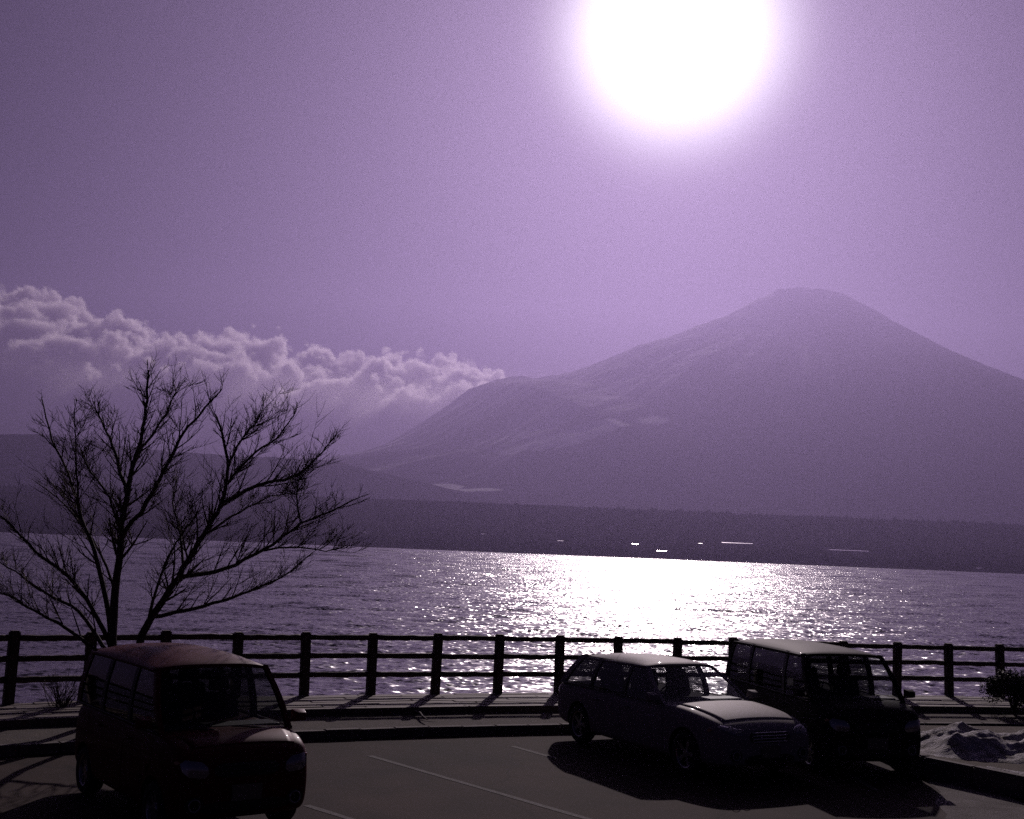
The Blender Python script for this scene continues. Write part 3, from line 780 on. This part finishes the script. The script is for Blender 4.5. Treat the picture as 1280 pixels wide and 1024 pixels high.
def car(name, label, cat, front_center, alpha, P):
    """P: car dimensions. local frame: +x forward, +y its left, z up, origin on the ground under its middle"""
    L, W, hw = P['L'], P['W'], P['W'] / 2
    hd = Vector((math.sin(alpha), -math.cos(alpha), 0)); c = Vector((*front_center, 0)) - hd * L / 2
    root = empty(name, c, math.atan2(hd.y, hd.x)); tag(root, label, cat, None)
    paint = P['paint']; wr = P['wr']; axles = P['axles']
    V, F = loft(P['stations'], hw)
    me = bpy.data.meshes.new('body'); me.from_pydata(V, [], F); me.materials.append(paint); me.materials.append(M_trim)
    body = bpy.data.objects.new('body', me); col.objects.link(body); fix_normals(body)
    sb = body.modifiers.new('s', 'SUBSURF'); sb.levels = sb.render_levels = 2
    cut = MB()
    for ax in axles:
        for s in (-1, 1):
            n = 28; r_ = wr + .055; y0, y1 = s * (hw - .24), s * (hw + .2)
            Vc = [(ax + r_ * math.cos(2 * math.pi * k / n), y0, wr + r_ * math.sin(2 * math.pi * k / n)) for k in range(n)] + [(ax + r_ * math.cos(2 * math.pi * k / n), y1, wr + r_ * math.sin(2 * math.pi * k / n)) for k in range(n)]
            Fc = [(k, (k + 1) % n, n + (k + 1) % n, n + k) for k in range(n)] + [tuple(range(n))[::-1], tuple(range(n, 2 * n))]
            cut.add(Vc, Fc)
    cu = cut.build('arch_cut', M_trim); fix_normals(cu)
    bo = body.modifiers.new('b', 'BOOLEAN'); bo.operation = 'DIFFERENCE'; bo.object = cu; bo.solver = 'EXACT'
    dg = bpy.context.evaluated_depsgraph_get(); dg.update()
    nm = bpy.data.meshes.new_from_object(body.evaluated_get(dg)); nm.name = 'body'
    body.modifiers.clear(); body.data = nm; bpy.data.objects.remove(cu)
    nm.polygons.foreach_set('use_smooth', [True] * len(nm.polygons)); nm.set_sharp_from_angle(angle=R(38))
    body.parent = root
    bvh = BVHTree.FromPolygons([v_.co.copy() for v_ in nm.vertices], [tuple(p.vertices) for p in nm.polygons])
    def decal(nm_, corners, side, m, parent, off_=.006, nu=8, nv=5, rnd=.12, label=None):
        """a panel laid on the body. corners: 4 (a,b) pairs; side 'front' (y,z), 'rear' (y,z), 'left'/'right' (x,z)"""
        P_ = []
        for i in range(nu):
            row = []
            for j in range(nv):
                a, b = i / (nu - 1), j / (nv - 1)
                # rounded corners
                if rnd and (i in (0, nu - 1)): b = .5 + (b - .5) * (1 - 2 * rnd)
                if rnd and (j in (0, nv - 1)): a = .5 + (a - .5) * (1 - 1.2 * rnd)
                q = [(1 - a) * (1 - b) * corners[0][k] + a * (1 - b) * corners[1][k] + a * b * corners[2][k] + (1 - a) * b * corners[3][k] for k in (0, 1)]
                if side == 'front': o_, d_ = Vector((L, q[0], q[1])), Vector((-1, 0, 0))
                elif side == 'rear': o_, d_ = Vector((-L, q[0], q[1])), Vector((1, 0, 0))
                elif side == 'left': o_, d_ = Vector((q[0], 2, q[1])), Vector((0, -1, 0))
                else: o_, d_ = Vector((q[0], -2, q[1])), Vector((0, 1, 0))
                h_, n_, _, _ = bvh.ray_cast(o_, d_)
                if h_ is None: h_ = o_ + d_ * (L / 2 if side in ('front', 'rear') else 2 - hw)
                row.append(h_ - d_ * off_)
            P_.append(row)
        mb = MB().grid(P_); n_ = nu * nv
        back = [Vector(q) + d_ * (off_ + .012) for q in mb.v]
        rim = [i * nv for i in range(nu)] + [(nu - 1) * nv + j for j in range(1, nv)] + [i * nv + nv - 1 for i in range(nu - 2, -1, -1)] + [j for j in range(nv - 2, 0, -1)]
        mb.v += [tuple(q) for q in back]
        for a, b in zip(rim, rim[1:] + rim[:1]): mb.f.append((a, b, b + n_, a + n_))
        ob = mb.build(nm_, m, parent, True); fix_normals(ob); ob.data.set_sharp_from_angle(angle=R(40))
        if label: ob['label'] = label
        return ob
    # greenhouse -------------------------------------------------
    zb, zr, crown = P['belt'], P['roofz'], P['crown']; wb, wt = P['wb'] * hw, P['wt'] * hw
    pil = P['pillars']                                       # (x at belt, x at roof, width)
    def gpt(xb, xt, s, t_, inset=0.0):
        bul = .022 * math.sin(math.pi * t_)
        return Vector((xb + (xt - xb) * t_, s * (wb + (wt - wb) * t_ ** 1.25 + bul - inset), zb - .03 + (zr - zb + .03) * t_))
    for s in (1, -1):
        for k, (xb, xt, pw) in enumerate(pil):
            mb = MB(); rings = []
            for j in range(7):
                t_ = j / 6; a = gpt(xb + pw / 2, xt + pw / 2, s, t_); b = gpt(xb - pw / 2, xt - pw / 2, s, t_)
                a2 = gpt(xb + pw / 2, xt + pw / 2, s, t_, .055); b2 = gpt(xb - pw / 2, xt - pw / 2, s, t_, .055)
                rings.append([a, b, b2, a2, a])
            mb.grid(rings); o = mb.build('pillar', paint if (k in (0, len(pil) - 1)) else M_trim, root, False); fix_normals(o)
        for k in range(len(pil) - 1):
            x0, x1 = pil[k], pil[k + 1]; mb = MB(); G = []
            for i in range(7):
                f_ = i / 6; xb = (x0[0] - x0[2] / 2) * (1 - f_) + (x1[0] + x1[2] / 2) * f_; xt = (x0[1] - x0[2] / 2) * (1 - f_) + (x1[1] + x1[2] / 2) * f_
                G.append([gpt(xb, xt, s, j / 6, .014) for j in range(7)])
            mb.grid(G).build('side_window', P.get('front_glass', M_glass) if k == 0 else P.get('rear_glass', M_glass), root, True)
    def screen(nm_, x_b, x_t, cv, m, zlo):
        G = []
        for i in range(13):
            f_ = i / 12 * 2 - 1
            row = []
            for j in range(8):
                t_ = j / 7; y = f_ * (wb + (wt - wb) * t_ ** 1.25 - .03); row.append((x_b + (x_t - x_b) * t_ + cv * (1 - f_ * f_), y, zlo + (zr + .012 - zlo) * t_))
            G.append(row)
        return MB().grid(G).build(nm_, m, root, True)
    screen('windshield', pil[0][0], pil[0][1], .09, M_glass, zb - .03)
    screen('rear_window', pil[-1][0], pil[-1][1], -.05, P.get('rear_glass', M_glass), zb + P.get('rear_sill', 0))
    # roof
    G = []; xf, xr = pil[0][1] + .03, pil[-1][1] - .03
    for i in range(15):
        f_ = i / 14; row = []
        for j in range(17):
            g = j / 16 * 2 - 1; y = g * (wt + .03)
            e = 1 - (abs(2 * f_ - 1)) ** 6
            x = xf + (xr - xf) * f_ + (.09 * (1 - g * g) * (1 - f_) - .05 * (1 - g * g) * f_)
            z = zr - .02 + (crown + .02) * (1 - abs(g) ** 3.2) * (.35 + .65 * (1 - abs(2 * f_ - 1) ** 3.0)) + P.get('rake', 0) * (.5 - f_)
            row.append((x, y, z))
        G.append(row)
    rf = MB().grid(G).build('roof', paint, root, True); fix_normals(rf)
    so = rf.modifiers.new('t', 'SOLIDIFY'); so.thickness = .045; so.offset = -1
    bv = rf.modifiers.new('b', 'BEVEL'); bv.width = .018; bv.segments = 2; bv.angle_limit = R(40)
    # tailgate upper frame / roof-rear lower panel
    if P.get('rear_sill', 0) > .02:
        pass
    # interior
    for sx_, n_ in P['seats']:
        for s in n_:
            mb = MB(); y = s * .34
            Mx = Matrix.Rotation(-.22, 3, 'Y')
            mb.box((sx_, y, zb + .02), (.14, .46, .5), Mx, .88); mb.box((sx_ - .09, y, zb + .36), (.09, .26, .17), Mx, .85)
            o = mb.build('seat', M_seat, root); b_ = o.modifiers.new('b', 'BEVEL'); b_.width = .035; b_.segments = 3
    mb = MB(); ds = P['pillars'][0][0] - .25
    mb.box((ds, 0, zb - .02), (.34, wb * 1.8, .10)); o = mb.build('dashboard', M_trim, root); b_ = o.modifiers.new('b', 'BEVEL'); b_.width = .04; b_.segments = 3
    mb = MB(); pts = []; Mx = Matrix.Rotation(-1.05, 3, 'Y')
    for k in range(25):
        a = 2 * math.pi * k / 24; pts.append(Vector((ds - .30, -.34, zb + .06)) + Mx @ Vector((.175 * math.cos(a), .175 * math.sin(a), 0)))
    mb.tube(pts, .015, 6, False); mb.tube([Vector((ds - .30, -.34, zb + .06)), Vector((ds - .05, -.34, zb - .06))], .025, 6)
    mb.tube([pts[0], Vector((ds - .30, -.34, zb + .06)), pts[12]], .014, 6)
    mb.build('steering_wheel', M_trim, root, True)
    mb = MB(); mb.box((pil[0][1] + .0, 0, zr - .08), (.03, .22, .06)); mb.tube([(pil[0][1] + .01, 0, zr - .06), (pil[0][1] + .06, 0, zr + .0)], .01, 5)
    mb.build('rearview_mirror', M_trim, root)
    # wheels
    for ax in axles:
        for s in (1, -1):
            wd = .19; e = bpy.data.objects.new('wheel', None); link(e, root); e.location = (ax, s * (hw - .115), wr); e.empty_display_size = .1
            tp = [(wr * .66, -wd / 2), (wr * .90, -wd / 2 - .004), (wr * .985, -wd / 2 + .03), (wr, 0), (wr * .985, wd / 2 - .03), (wr * .90, wd / 2 + .004), (wr * .66, wd / 2), (wr * .62, wd / 2 - .03), (wr * .62, -wd / 2 + .03), (wr * .66, -wd / 2)]
            MB().lathe(tp, 32).build('tyre', M_rubber, e, True)
            rm = MB(); yo = s * wd * .30
            rm.lathe([(wr * .66, yo + s * .03), (wr * .60, yo + s * .02), (wr * .57, yo - s * .03), (wr * .57, yo - s * .06)], 32)
            rm.lathe([(.001, yo + s * .012), (.055, yo + s * .010), (.065, yo - s * .01), (.065, yo - s * .04)], 20)
            ns = P.get('spokes', 5)
            for k in range(ns):
                a = 2 * math.pi * k / ns; ca, sa = math.cos(a), math.sin(a); t1 = Vector((-sa, 0, ca))
                A_ = Vector((ca * .05, yo, sa * .05)); B_ = Vector((ca * wr * .60, yo + s * .005, sa * wr * .60)); hh = .024; 
                q = []
                for p_, w_ in ((A_, .020), (B_, .034)):
                    for dy_, dw in ((0, -1), (0, 1), (-s * .03, 1), (-s * .03, -1)): q.append(p_ + t1 * dw * w_ + Vector((0, dy_, 0)))
                rm.add(q, [(0, 1, 5, 4), (1, 2, 6, 5), (2, 3, 7, 6), (3, 0, 4, 7), (0, 3, 2, 1), (4, 5, 6, 7)])
            rm.build('rim', M_alloy, e)
            MB().lathe([(.001, -s * .02), (wr * .5, -s * .02), (wr * .5, -s * .035)], 24).build('brake_disc', M_trim, e)
    # doors and fittings
    for s, sd_ in ((1, 'left'), (-1, 'right')):
        for k, (xa, xc) in enumerate(P['doors']):
            d_ = decal('door', [(xc, P['sill'] + .06), (xa, P['sill'] + .06), (xa, zb - .055), (xc, zb - .055)], sd_, paint, root, .005, 10, 6, .03)
            yb = [h for h in [bvh.ray_cast(Vector((xc + .13, s * 2, zb - .16)), Vector((0, -s, 0)))[0]] if h]
            if yb:
                h_ = yb[0]; mb = MB(); mb.tube([h_ + Vector((-.08, s * .012, 0)), h_ + Vector((-.06, s * .04, 0)), h_ + Vector((.06, s * .04, 0)), h_ + Vector((.08, s * .012, 0))], .013, 6)
                mb.build('handle', P.get('handle', paint), d_, True)
        # door mirror
        a = gpt(pil[0][0], pil[0][1], s, .12)
        mb = MB(); mc = a + Vector((-.02, s * .13, .045)); mb.tube([a + Vector((-.06, -s * .02, -.01)), mc + Vector((0, -s * .06, -.04))], .022, 6)
        mb.add([mc + Vector(q) for q in [(-.05, -s * .08, -.07), (-.05, s * .09, -.06), (-.05, s * .09, .07), (-.05, -s * .08, .075), (.07, -s * .05, -.045), (.07, s * .06, -.04), (.07, s * .06, .04), (.07, -s * .05, .045)]],
               [(0, 1, 2, 3), (7, 6, 5, 4), (0, 4, 5, 1), (1, 5, 6, 2), (2, 6, 7, 3), (3, 7, 4, 0)])
        o = mb.build('door_mirror', P.get('mirror', paint), root, True); fix_normals(o); b_ = o.modifiers.new('b', 'BEVEL'); b_.width = .02; b_.segments = 3; b_.angle_limit = R(30)
        mb = MB(); mb.add([mc + Vector(q) for q in [(-.052, -s * .07, -.055), (-.052, s * .075, -.05), (-.052, s * .075, .055), (-.052, -s * .07, .06)]], [(0, 1, 2, 3)]); mb.build('mirror_glass', M_chrome, o)
        # belt trim, arch lips
        mb = MB(); pts = []
        for j in range(15):
            f_ = j / 14; xx = pil[0][0] + (pil[-1][0] - pil[0][0]) * f_; q = gpt(xx, xx, s, .03); pts.append(q + Vector((0, s * .006, 0)))
        mb.tube(pts, .012, 5); mb.build('window_trim', P.get('belt_trim', M_trim), root, True)
        hl = P['headlight']; h_ = decal('headlight', [(s * q[0], q[1]) for q in hl], 'front', M_lamp, root, .010, 9, 6, .15)
        if P.get('lamp_rings'):
            for yy in P['lamp_rings']:
                hh = bvh.ray_cast(Vector((L, s * yy[0], yy[1])), Vector((-1, 0, 0)))[0]
                if hh:
                    mb = MB(); pts = [hh + Vector((.016, .055 * math.cos(2 * math.pi * k / 20), .055 * math.sin(2 * math.pi * k / 20))) for k in range(21)]
                    mb.tube(pts, .008, 5, False); mb.build('lamp_ring', M_lamp, h_, True)
        if P.get('fog'):
            fz = P['fog']; hh = bvh.ray_cast(Vector((L, s * fz[0], fz[1])), Vector((-1, 0, 0)))[0]
            if hh:
                f0 = decal('fog_light_bezel', [(s * (fz[0] - .10), fz[1] - .08), (s * (fz[0] + .10), fz[1] - .08), (s * (fz[0] + .10), fz[1] + .08), (s * (fz[0] - .10), fz[1] + .08)], 'front', M_trim, root, .006, 8, 6, .25)
                mb = MB(); pts = [hh + Vector((.010, .06 * math.cos(2 * math.pi * k / 20), .06 * math.sin(2 * math.pi * k / 20))) for k in range(21)]; mb.tube(pts, .010, 6, False); mb.build('fog_light', M_lamp, f0, True)
        tl = P['tail']; decal('tail_light', [(s * q[0], q[1]) for q in tl], 'rear', M_taillamp, root, .010, 6, 6, .12)
        xi = P['axles'][0] + wr + .18; decal('turn_signal', [(xi, zb - .25), (xi + .07, zb - .25), (xi + .07, zb - .215), (xi, zb - .215)], sd_, M_amber, root, .012, 5, 4, .2)
    g = P['grille']; gr = decal('grille', [(-g[0], g[1]), (g[0], g[1]), (g[0], g[2]), (-g[0], g[2])], 'front', M_trim, root, .007, 12, 5, .10)
    for k in range(g[3]):
        z = g[1] + (g[2] - g[1]) * (k + .5) / g[3]; pts = []
        for j in range(9):
            y = (j / 8 * 2 - 1) * g[0] * .86; h_ = bvh.ray_cast(Vector((L, y, z)), Vector((-1, 0, 0)))[0]
            if h_: pts.append(h_ + Vector((.014, 0, 0)))
        if len(pts) > 1: mb = MB(); mb.tube(pts, .009, 5); mb.build('grille_bar', P.get('grille_bar', M_chrome), gr, True)
    lo = P['intake']; decal('lower_intake', [(-lo[0], lo[1]), (lo[0], lo[1]), (lo[0] * .92, lo[2]), (-lo[0] * .92, lo[2])], 'front', M_trim, root, .006, 12, 5, .12)
    pz = P['plate_z']; decal('number_plate', [(-.165, pz - .08), (.165, pz - .08), (.165, pz + .08), (-.165, pz + .08)], 'front', M_plate, root, .022, 5, 4, 0)
    pz = P['plate_z'] + .2; decal('number_plate', [(-.165, pz - .08), (.165, pz - .08), (.165, pz + .08), (-.165, pz + .08)], 'rear', M_plate, root, .022, 5, 4, 0)
    # wipers on the windshield foot
    for y0, y1 in ((.55, .02), (-.02, -.52)):
        mb = MB(); x0 = pil[0][0]; xt = pil[0][1]
        def ws(y, t_):
            f_ = y / wb; return Vector((x0 + (xt - x0) * t_ + .09 * (1 - f_ * f_) + .02, y, zb - .03 + (zr + .03 - zb) * t_ + .012))
        mb.tube([ws(y0, .0), ws(y0 * .6 + y1 * .4, .055), ws(y1, .09)], [.012, .009, .006], 5); mb.build('wiper', M_trim, root, True)
    # bonnet shut lines: a panel just proud of the body
    G = []; xa, xb_ = pil[0][0] + .16, P['bonnet_x']
    for i in range(22):
        row = []
        for j in range(15):
            x = xa + (xb_ - xa) * i / 21; y = (j / 14 * 2 - 1) * hw * (.80 - .08 * i / 21); h_ = bvh.ray_cast(Vector((x, y, 3)), Vector((0, 0, -1)))[0]
            row.append((h_ if h_ else Vector((x, y, zb))) + Vector((0, 0, .003)))
        G.append(row)
    o = MB().grid(G).build('bonnet', paint, root, True); so = o.modifiers.new('t', 'SOLIDIFY'); so.thickness = .008; so.offset = 0
    fix_normals(o)
    if P.get('roof_rails'):
        for s in (1, -1):
            mb = MB(); x0, x1 = xf - .25, xr + .2; yy = s * wt * .9
            zf = lambda x: zr + crown * .62
            mb.tube([(x0, yy, zf(0) - .03), (x0 - .07, yy, zf(0) + .03), ((x0 + x1) / 2, yy, zf(0) + .055), (x1 + .07, yy, zf(0) + .03), (x1, yy, zf(0) - .03)], .016, 6); mb.build('roof_rail', M_chrome, root, True)
    if P.get('antenna'):
        ax_, ay_ = P['antenna']; MB().tube([(ax_, ay_, zr), (ax_ - .25, ay_, zr + .45)], [.006, .003], 5).build('antenna', M_trim, root)
    return root

def van_params(L, W, H, paint, wr=.28):
    f = L / 2
    st = [(-f, .34, .84, .80, .0), (-f + .04, .27, .98, .93, .005), (-f + .22, .22, 1.06, .99, .005), (-f + .75, .19, 1.06, 1.0, .0), (0, .19, 1.045, 1.0, .0), (f - 1.1, .19, 1.04, 1.0, .0),
          (f - .68, .20, 1.055, 1.0, .02), (f - .40, .20, 1.035, .985, .035), (f - .16, .21, .97, .95, .035), (f - .045, .25, .88, .90, .02), (f, .33, .74, .78, .0)]
    return dict(L=L, W=W, paint=paint, stations=st, wr=wr, axles=(f - .62, -f + .58), belt=1.05, roofz=H - .085, crown=.085, wb=.95, wt=.82,
                pillars=[(f - .60, f - 1.12, .075), (f - 1.55, f - 1.62, .09), (-f + 1.05, -f + 1.05, .10), (-f + .13, -f + .24, .13)],
                seats=[(f - 1.62, (1, -1)), (-f + .95, (1, -1))], doors=[(f - .72, f - 1.56), (f - 1.60, -f + 1.0)], sill=.24,
                headlight=[(hw_ * W / 2, z) for hw_, z in ((.52, .66), (.86, .69), (.90, .86), (.56, .82))], tail=[(.74 * W / 2, .62), (.90 * W / 2, .62), (.90 * W / 2, .95), (.76 * W / 2, .95)],
                grille=(.36, .66, .80, 3), intake=(.52, .30, .42), plate_z=.50, bonnet_x=f - .13, rear_glass=M_tint, fog=(.56, .40))
PR = van_params(3.55, 1.60, 1.73, M_red)
PR['belt_trim'] = M_trim; PR['rear_glass'] = M_tint; PR['front_glass'] = M_smoke; PR['lamp_rings'] = None; PR['roofz'] = 1.675; PR['crown'] = .13; PR['spokes'] = 8; PR['grille_bar'] = M_trim
car('red_van', 'dull red boxy van at left, parked nose to the viewer beneath the bare tree', 'van', (-2.60, 12.9), R(36), PR)
PD = van_params(4.0, 1.66, 1.78, M_dark, .29); PD['spokes'] = 6; PD['rear_glass'] = M_tint; PD['grille_bar'] = M_trim
car('dark_van', 'dark boxy van parked between the pale hatchback and the snow heap', 'van', (5.58, 18.1), R(12), PD)
f = 2.33
PS = dict(L=4.66, W=1.78, paint=M_silver, wr=.315, axles=(f - .86, -f + .88), belt=.945, roofz=1.41, crown=.085, wb=.93, wt=.70,
          stations=[(-f, .42, .80, .78, .0), (-f + .05, .30, .90, .90, .005), (-f + .25, .24, .95, .96, .005), (-f + .9, .19, .95, 1.0, .0), (-.3, .18, .935, .99, .0), (.45, .18, .925, .99, .0),
                    (f - 1.42, .18, .955, 1.0, .02), (f - 1.0, .19, .935, 1.0, .05), (f - .5, .20, .875, .98, .055), (f - .18, .22, .80, .93, .045), (f - .05, .25, .72, .87, .02), (f, .31, .62, .76, .0)],
          pillars=[(f - 1.45, f - 2.20, .07), (f - 2.52, f - 2.56, .085), (-f + 1.15, -f + 1.20, .09), (-f + .26, -f + .62, .16)],
          seats=[(-.35, (1, -1)), (-1.25, (1, -1))], doors=[(f - 1.38, f - 2.50), (f - 2.56, -f + 1.28)], sill=.22,
          headlight=[(.44, .66), (.74, .69), (.79, .81), (.46, .745)], lamp_rings=[(.53, .70), (.67, .735)], fog=(.60, .40),
          tail=[(.62, .68), (.80, .70), (.80, .86), (.62, .86)], grille=(.36, .56, .72, 4), intake=(.46, .27, .40), plate_z=.44, bonnet_x=f - .26, roof_rails=False, rear_glass=M_tint, antenna=(-1.35, 0), rear_sill=.08, rake=.04)
car('silver_hatchback', 'blue silver hatchback with a long sloping bonnet, nearest the glittering water', 'car', (3.84, 17.35), R(28), PS)

# ------------------------------------------------------------------ cloud bank behind the mountain's left shoulder
def cloud_mat():
    m = bpy.data.materials.new('cloud vapour'); m.use_nodes = True; t = m.node_tree; t.nodes.clear()
    o = t.nodes.new('ShaderNodeOutputMaterial'); v = t.nodes.new('ShaderNodeVolumePrincipled')
    v.inputs['Color'].default_value = (.97, .93, .97, 1); v.inputs['Density'].default_value = .016
    v.inputs['Density Attribute'].default_value = 'density'; v.inputs['Anisotropy'].default_value = .45
    t.links.new(v.outputs[0], o.inputs['Volume']); return m
M_cloud = cloud_mat()
CL_Y0, CL_Y1 = 14300.0, 20600.0
def cloud():
    YM = 19000.0
    tops = [(-160, 345), (-60, 352), (0, 366), (60, 376), (110, 399), (180, 416), (215, 436), (250, 430), (290, 424), (340, 436), (400, 449), (440, 455), (500, 455), (560, 460), (605, 462), (628, 466), (640, 480), (655, 520), (680, 560)]
    pts = [at(u, v, YM) for u, v in tops]
    x0, x1 = pts[0].x, pts[-1].x; zt0, zt1 = 500.0, 4700.0
    me = bpy.data.meshes.new('cloud_bank'); me.from_pydata([(0, 0, 0)], [], [])
    ob = link(bpy.data.objects.new('cloud_bank', me))
    ng = bpy.data.node_groups.new('cloud density', 'GeometryNodeTree')
    ng.interface.new_socket('Geometry', in_out='INPUT', socket_type='NodeSocketGeometry')
    ng.interface.new_socket('Geometry', in_out='OUTPUT', socket_type='NodeSocketGeometry')
    L = ng.links.new
    def nd(t, **kw):
        n = ng.nodes.new(t)
        for k, v in kw.items(): setattr(n, k, v)
        return n
    def mth(op, a, b=None, c=None, clamp=False):
        n = nd('ShaderNodeMath', operation=op, use_clamp=clamp)
        for i, q in enumerate((a, b, c)):
            if q is None: continue
            if isinstance(q, (int, float)): n.inputs[i].default_value = q
            else: L(q, n.inputs[i])
        return n.outputs[0]
    go = nd('NodeGroupOutput'); gi = nd('NodeGroupInput')
    pos = nd('GeometryNodeInputPosition'); sp = nd('ShaderNodeSeparateXYZ'); L(pos.outputs[0], sp.inputs[0])
    fx = mth('DIVIDE', mth('SUBTRACT', sp.outputs[0], x0), x1 - x0, clamp=True)
    fc = nd('ShaderNodeFloatCurve'); cv = fc.mapping.curves[0]
    P = [((p.x - x0) / (x1 - x0), (p.z - zt0) / (zt1 - zt0)) for p in pts]
    while len(cv.points) < len(P): cv.points.new(.5, .5)
    for q, (a, b) in zip(cv.points, P): q.location = (a, b); q.handle_type = 'VECTOR'
    fc.mapping.update(); L(fx, fc.inputs['Value'])
    top = mth('MULTIPLY_ADD', fc.outputs[0], zt1 - zt0, zt0)
    def noise(scale, det, dist=0.0, off=(0, 0, 0), out_='Fac', rough=.55, sxyz=(1, 1, 1)):
        mp = nd('ShaderNodeVectorMath', operation='MULTIPLY_ADD'); mp.inputs[1].default_value = tuple(q / scale for q in sxyz); mp.inputs[2].default_value = off
        L(pos.outputs[0], mp.inputs[0])
        nz = nd('ShaderNodeTexNoise'); nz.inputs['Scale'].default_value = 1; nz.inputs['Detail'].default_value = det
        nz.inputs['Roughness'].default_value = rough; nz.inputs['Distortion'].default_value = dist
        L(mp.outputs[0], nz.inputs['Vector']); return nz.outputs[out_]
    def billow(scale, off):
        # cauliflower lobes: distance to scattered cell centres
        wn = noise(scale * .8, 3, 0, off, 'Color')
        ws = nd('ShaderNodeVectorMath', operation='SCALE'); L(wn, ws.inputs[0]); ws.inputs['Scale'].default_value = .55
        mp = nd('ShaderNodeVectorMath', operation='MULTIPLY_ADD'); mp.inputs[1].default_value = (1 / scale,) * 3; L(pos.outputs[0], mp.inputs[0]); L(ws.outputs[0], mp.inputs[2])
        vr = nd('ShaderNodeTexVoronoi'); vr.feature = 'F1'; vr.inputs['Scale'].default_value = 1
        L(mp.outputs[0], vr.inputs['Vector']); return vr.outputs['Distance']
    n_big = noise(1300, 3, 0, (3, 1, 7)); n_det = noise(280, 6, .3, (1, 5, 2), rough=.66)
    b1 = billow(600, (0, 0, 0)); b2 = billow(235, (4, 2, 1))
    n_mid = noise(620, 3, .4, (9, 2, 4)); lob = mth('MULTIPLY', mth('MAXIMUM', mth('MULTIPLY_ADD', n_mid, 5.0, -1.7), .12), 1.0)
    disp = mth('ADD', mth('MULTIPLY', mth('SUBTRACT', .5, b1), 560), mth('MULTIPLY', mth('MULTIPLY', mth('SUBTRACT', .5, b2), 330), lob))
    b3 = billow(105, (2, 7, 3)); disp = mth('ADD', disp, mth('MULTIPLY', mth('SUBTRACT', .5, b3), 150))
    disp = mth('ADD', disp, mth('MULTIPLY', mth('SUBTRACT', n_det, .5), 560))
    # the cloud's front leans back: its top is nearer the back, as a rounded bank
    yy = mth('DIVIDE', mth('SUBTRACT', sp.outputs[1], YM), 1600.0)
    sag = mth('MULTIPLY', mth('ADD', mth('MULTIPLY', mth('POWER', mth('ABSOLUTE', yy), 1.25), 400.0 / 560), mth('MULTIPLY', mth('POWER', mth('MAXIMUM', mth('SUBTRACT', -1.9, yy), 0), 2.0), 2.6)), 560.0)
    hump = mth('MULTIPLY', mth('SUBTRACT', n_big, .5), 650)
    inside = mth('SUBTRACT', mth('ADD', mth('ADD', mth('SUBTRACT', top, sag), disp), mth('MULTIPLY', hump, mth('MINIMUM', 1.0, mth('ABSOLUTE', yy)))), sp.outputs[2])
    core_ = nd('ShaderNodeMapRange'); core_.interpolation_type = 'SMOOTHSTEP'
    L(inside, core_.inputs[0]); core_.inputs[1].default_value = -20; L(mth('MAXIMUM', mth('MULTIPLY_ADD', mth('SUBTRACT', n_mid, .5), -1500, 130), 45), core_.inputs[2])
    # thins into mist lower down
    low = nd('ShaderNodeMapRange'); L(mth('ADD', sp.outputs[2], mth('MULTIPLY', mth('SUBTRACT', n_big, .5), 900)), low.inputs[0])
    low.inputs[1].default_value = 1000; low.inputs[2].default_value = 2000; low.inputs[3].default_value = .16; low.inputs[4].default_value = 1.0
    den = mth('MULTIPLY', core_.outputs[0], low.outputs[0])
    # a thin veil of mist lying along the foot of the bank
    ms = nd('ShaderNodeMapRange'); ms.interpolation_type = 'SMOOTHSTEP'; L(mth('ADD', sp.outputs[2], mth('MULTIPLY', mth('SUBTRACT', n_det, .5), 900)), ms.inputs[0])
    ms.inputs[1].default_value = 2350; ms.inputs[2].default_value = 1300; ms.inputs[3].default_value = 0; ms.inputs[4].default_value = .11
    en = nd('ShaderNodeMapRange'); en.interpolation_type = 'SMOOTHSTEP'; L(sp.outputs[1], en.inputs[0]); en.inputs[1].default_value = 14400; en.inputs[2].default_value = 15200
    den = mth('ADD', den, mth('MULTIPLY', ms.outputs[0], mth('MULTIPLY', en.outputs[0], fc.outputs[0])))
    vc = nd('GeometryNodeVolumeCube'); L(den, vc.inputs['Density']); vc.inputs['Background'].default_value = 0
    vc.inputs['Min'].default_value = (x0, CL_Y0, zt0); vc.inputs['Max'].default_value = (x1, CL_Y1, zt1)
    vc.inputs['Resolution X'].default_value = 400; vc.inputs['Resolution Y'].default_value = 120; vc.inputs['Resolution Z'].default_value = 140
    sm = nd('GeometryNodeSetMaterial'); sm.inputs['Material'].default_value = M_cloud
    L(vc.outputs[0], sm.inputs[0]); L(sm.outputs[0], go.inputs[0])
    md = ob.modifiers.new('cloud', 'NODES'); md.node_group = ng
    me.materials.append(M_cloud)
    return tag(ob, 'billowing backlit cloud bank piled on the left shoulder of the mountain', 'cloud', kind='stuff')
CLOUD = cloud()
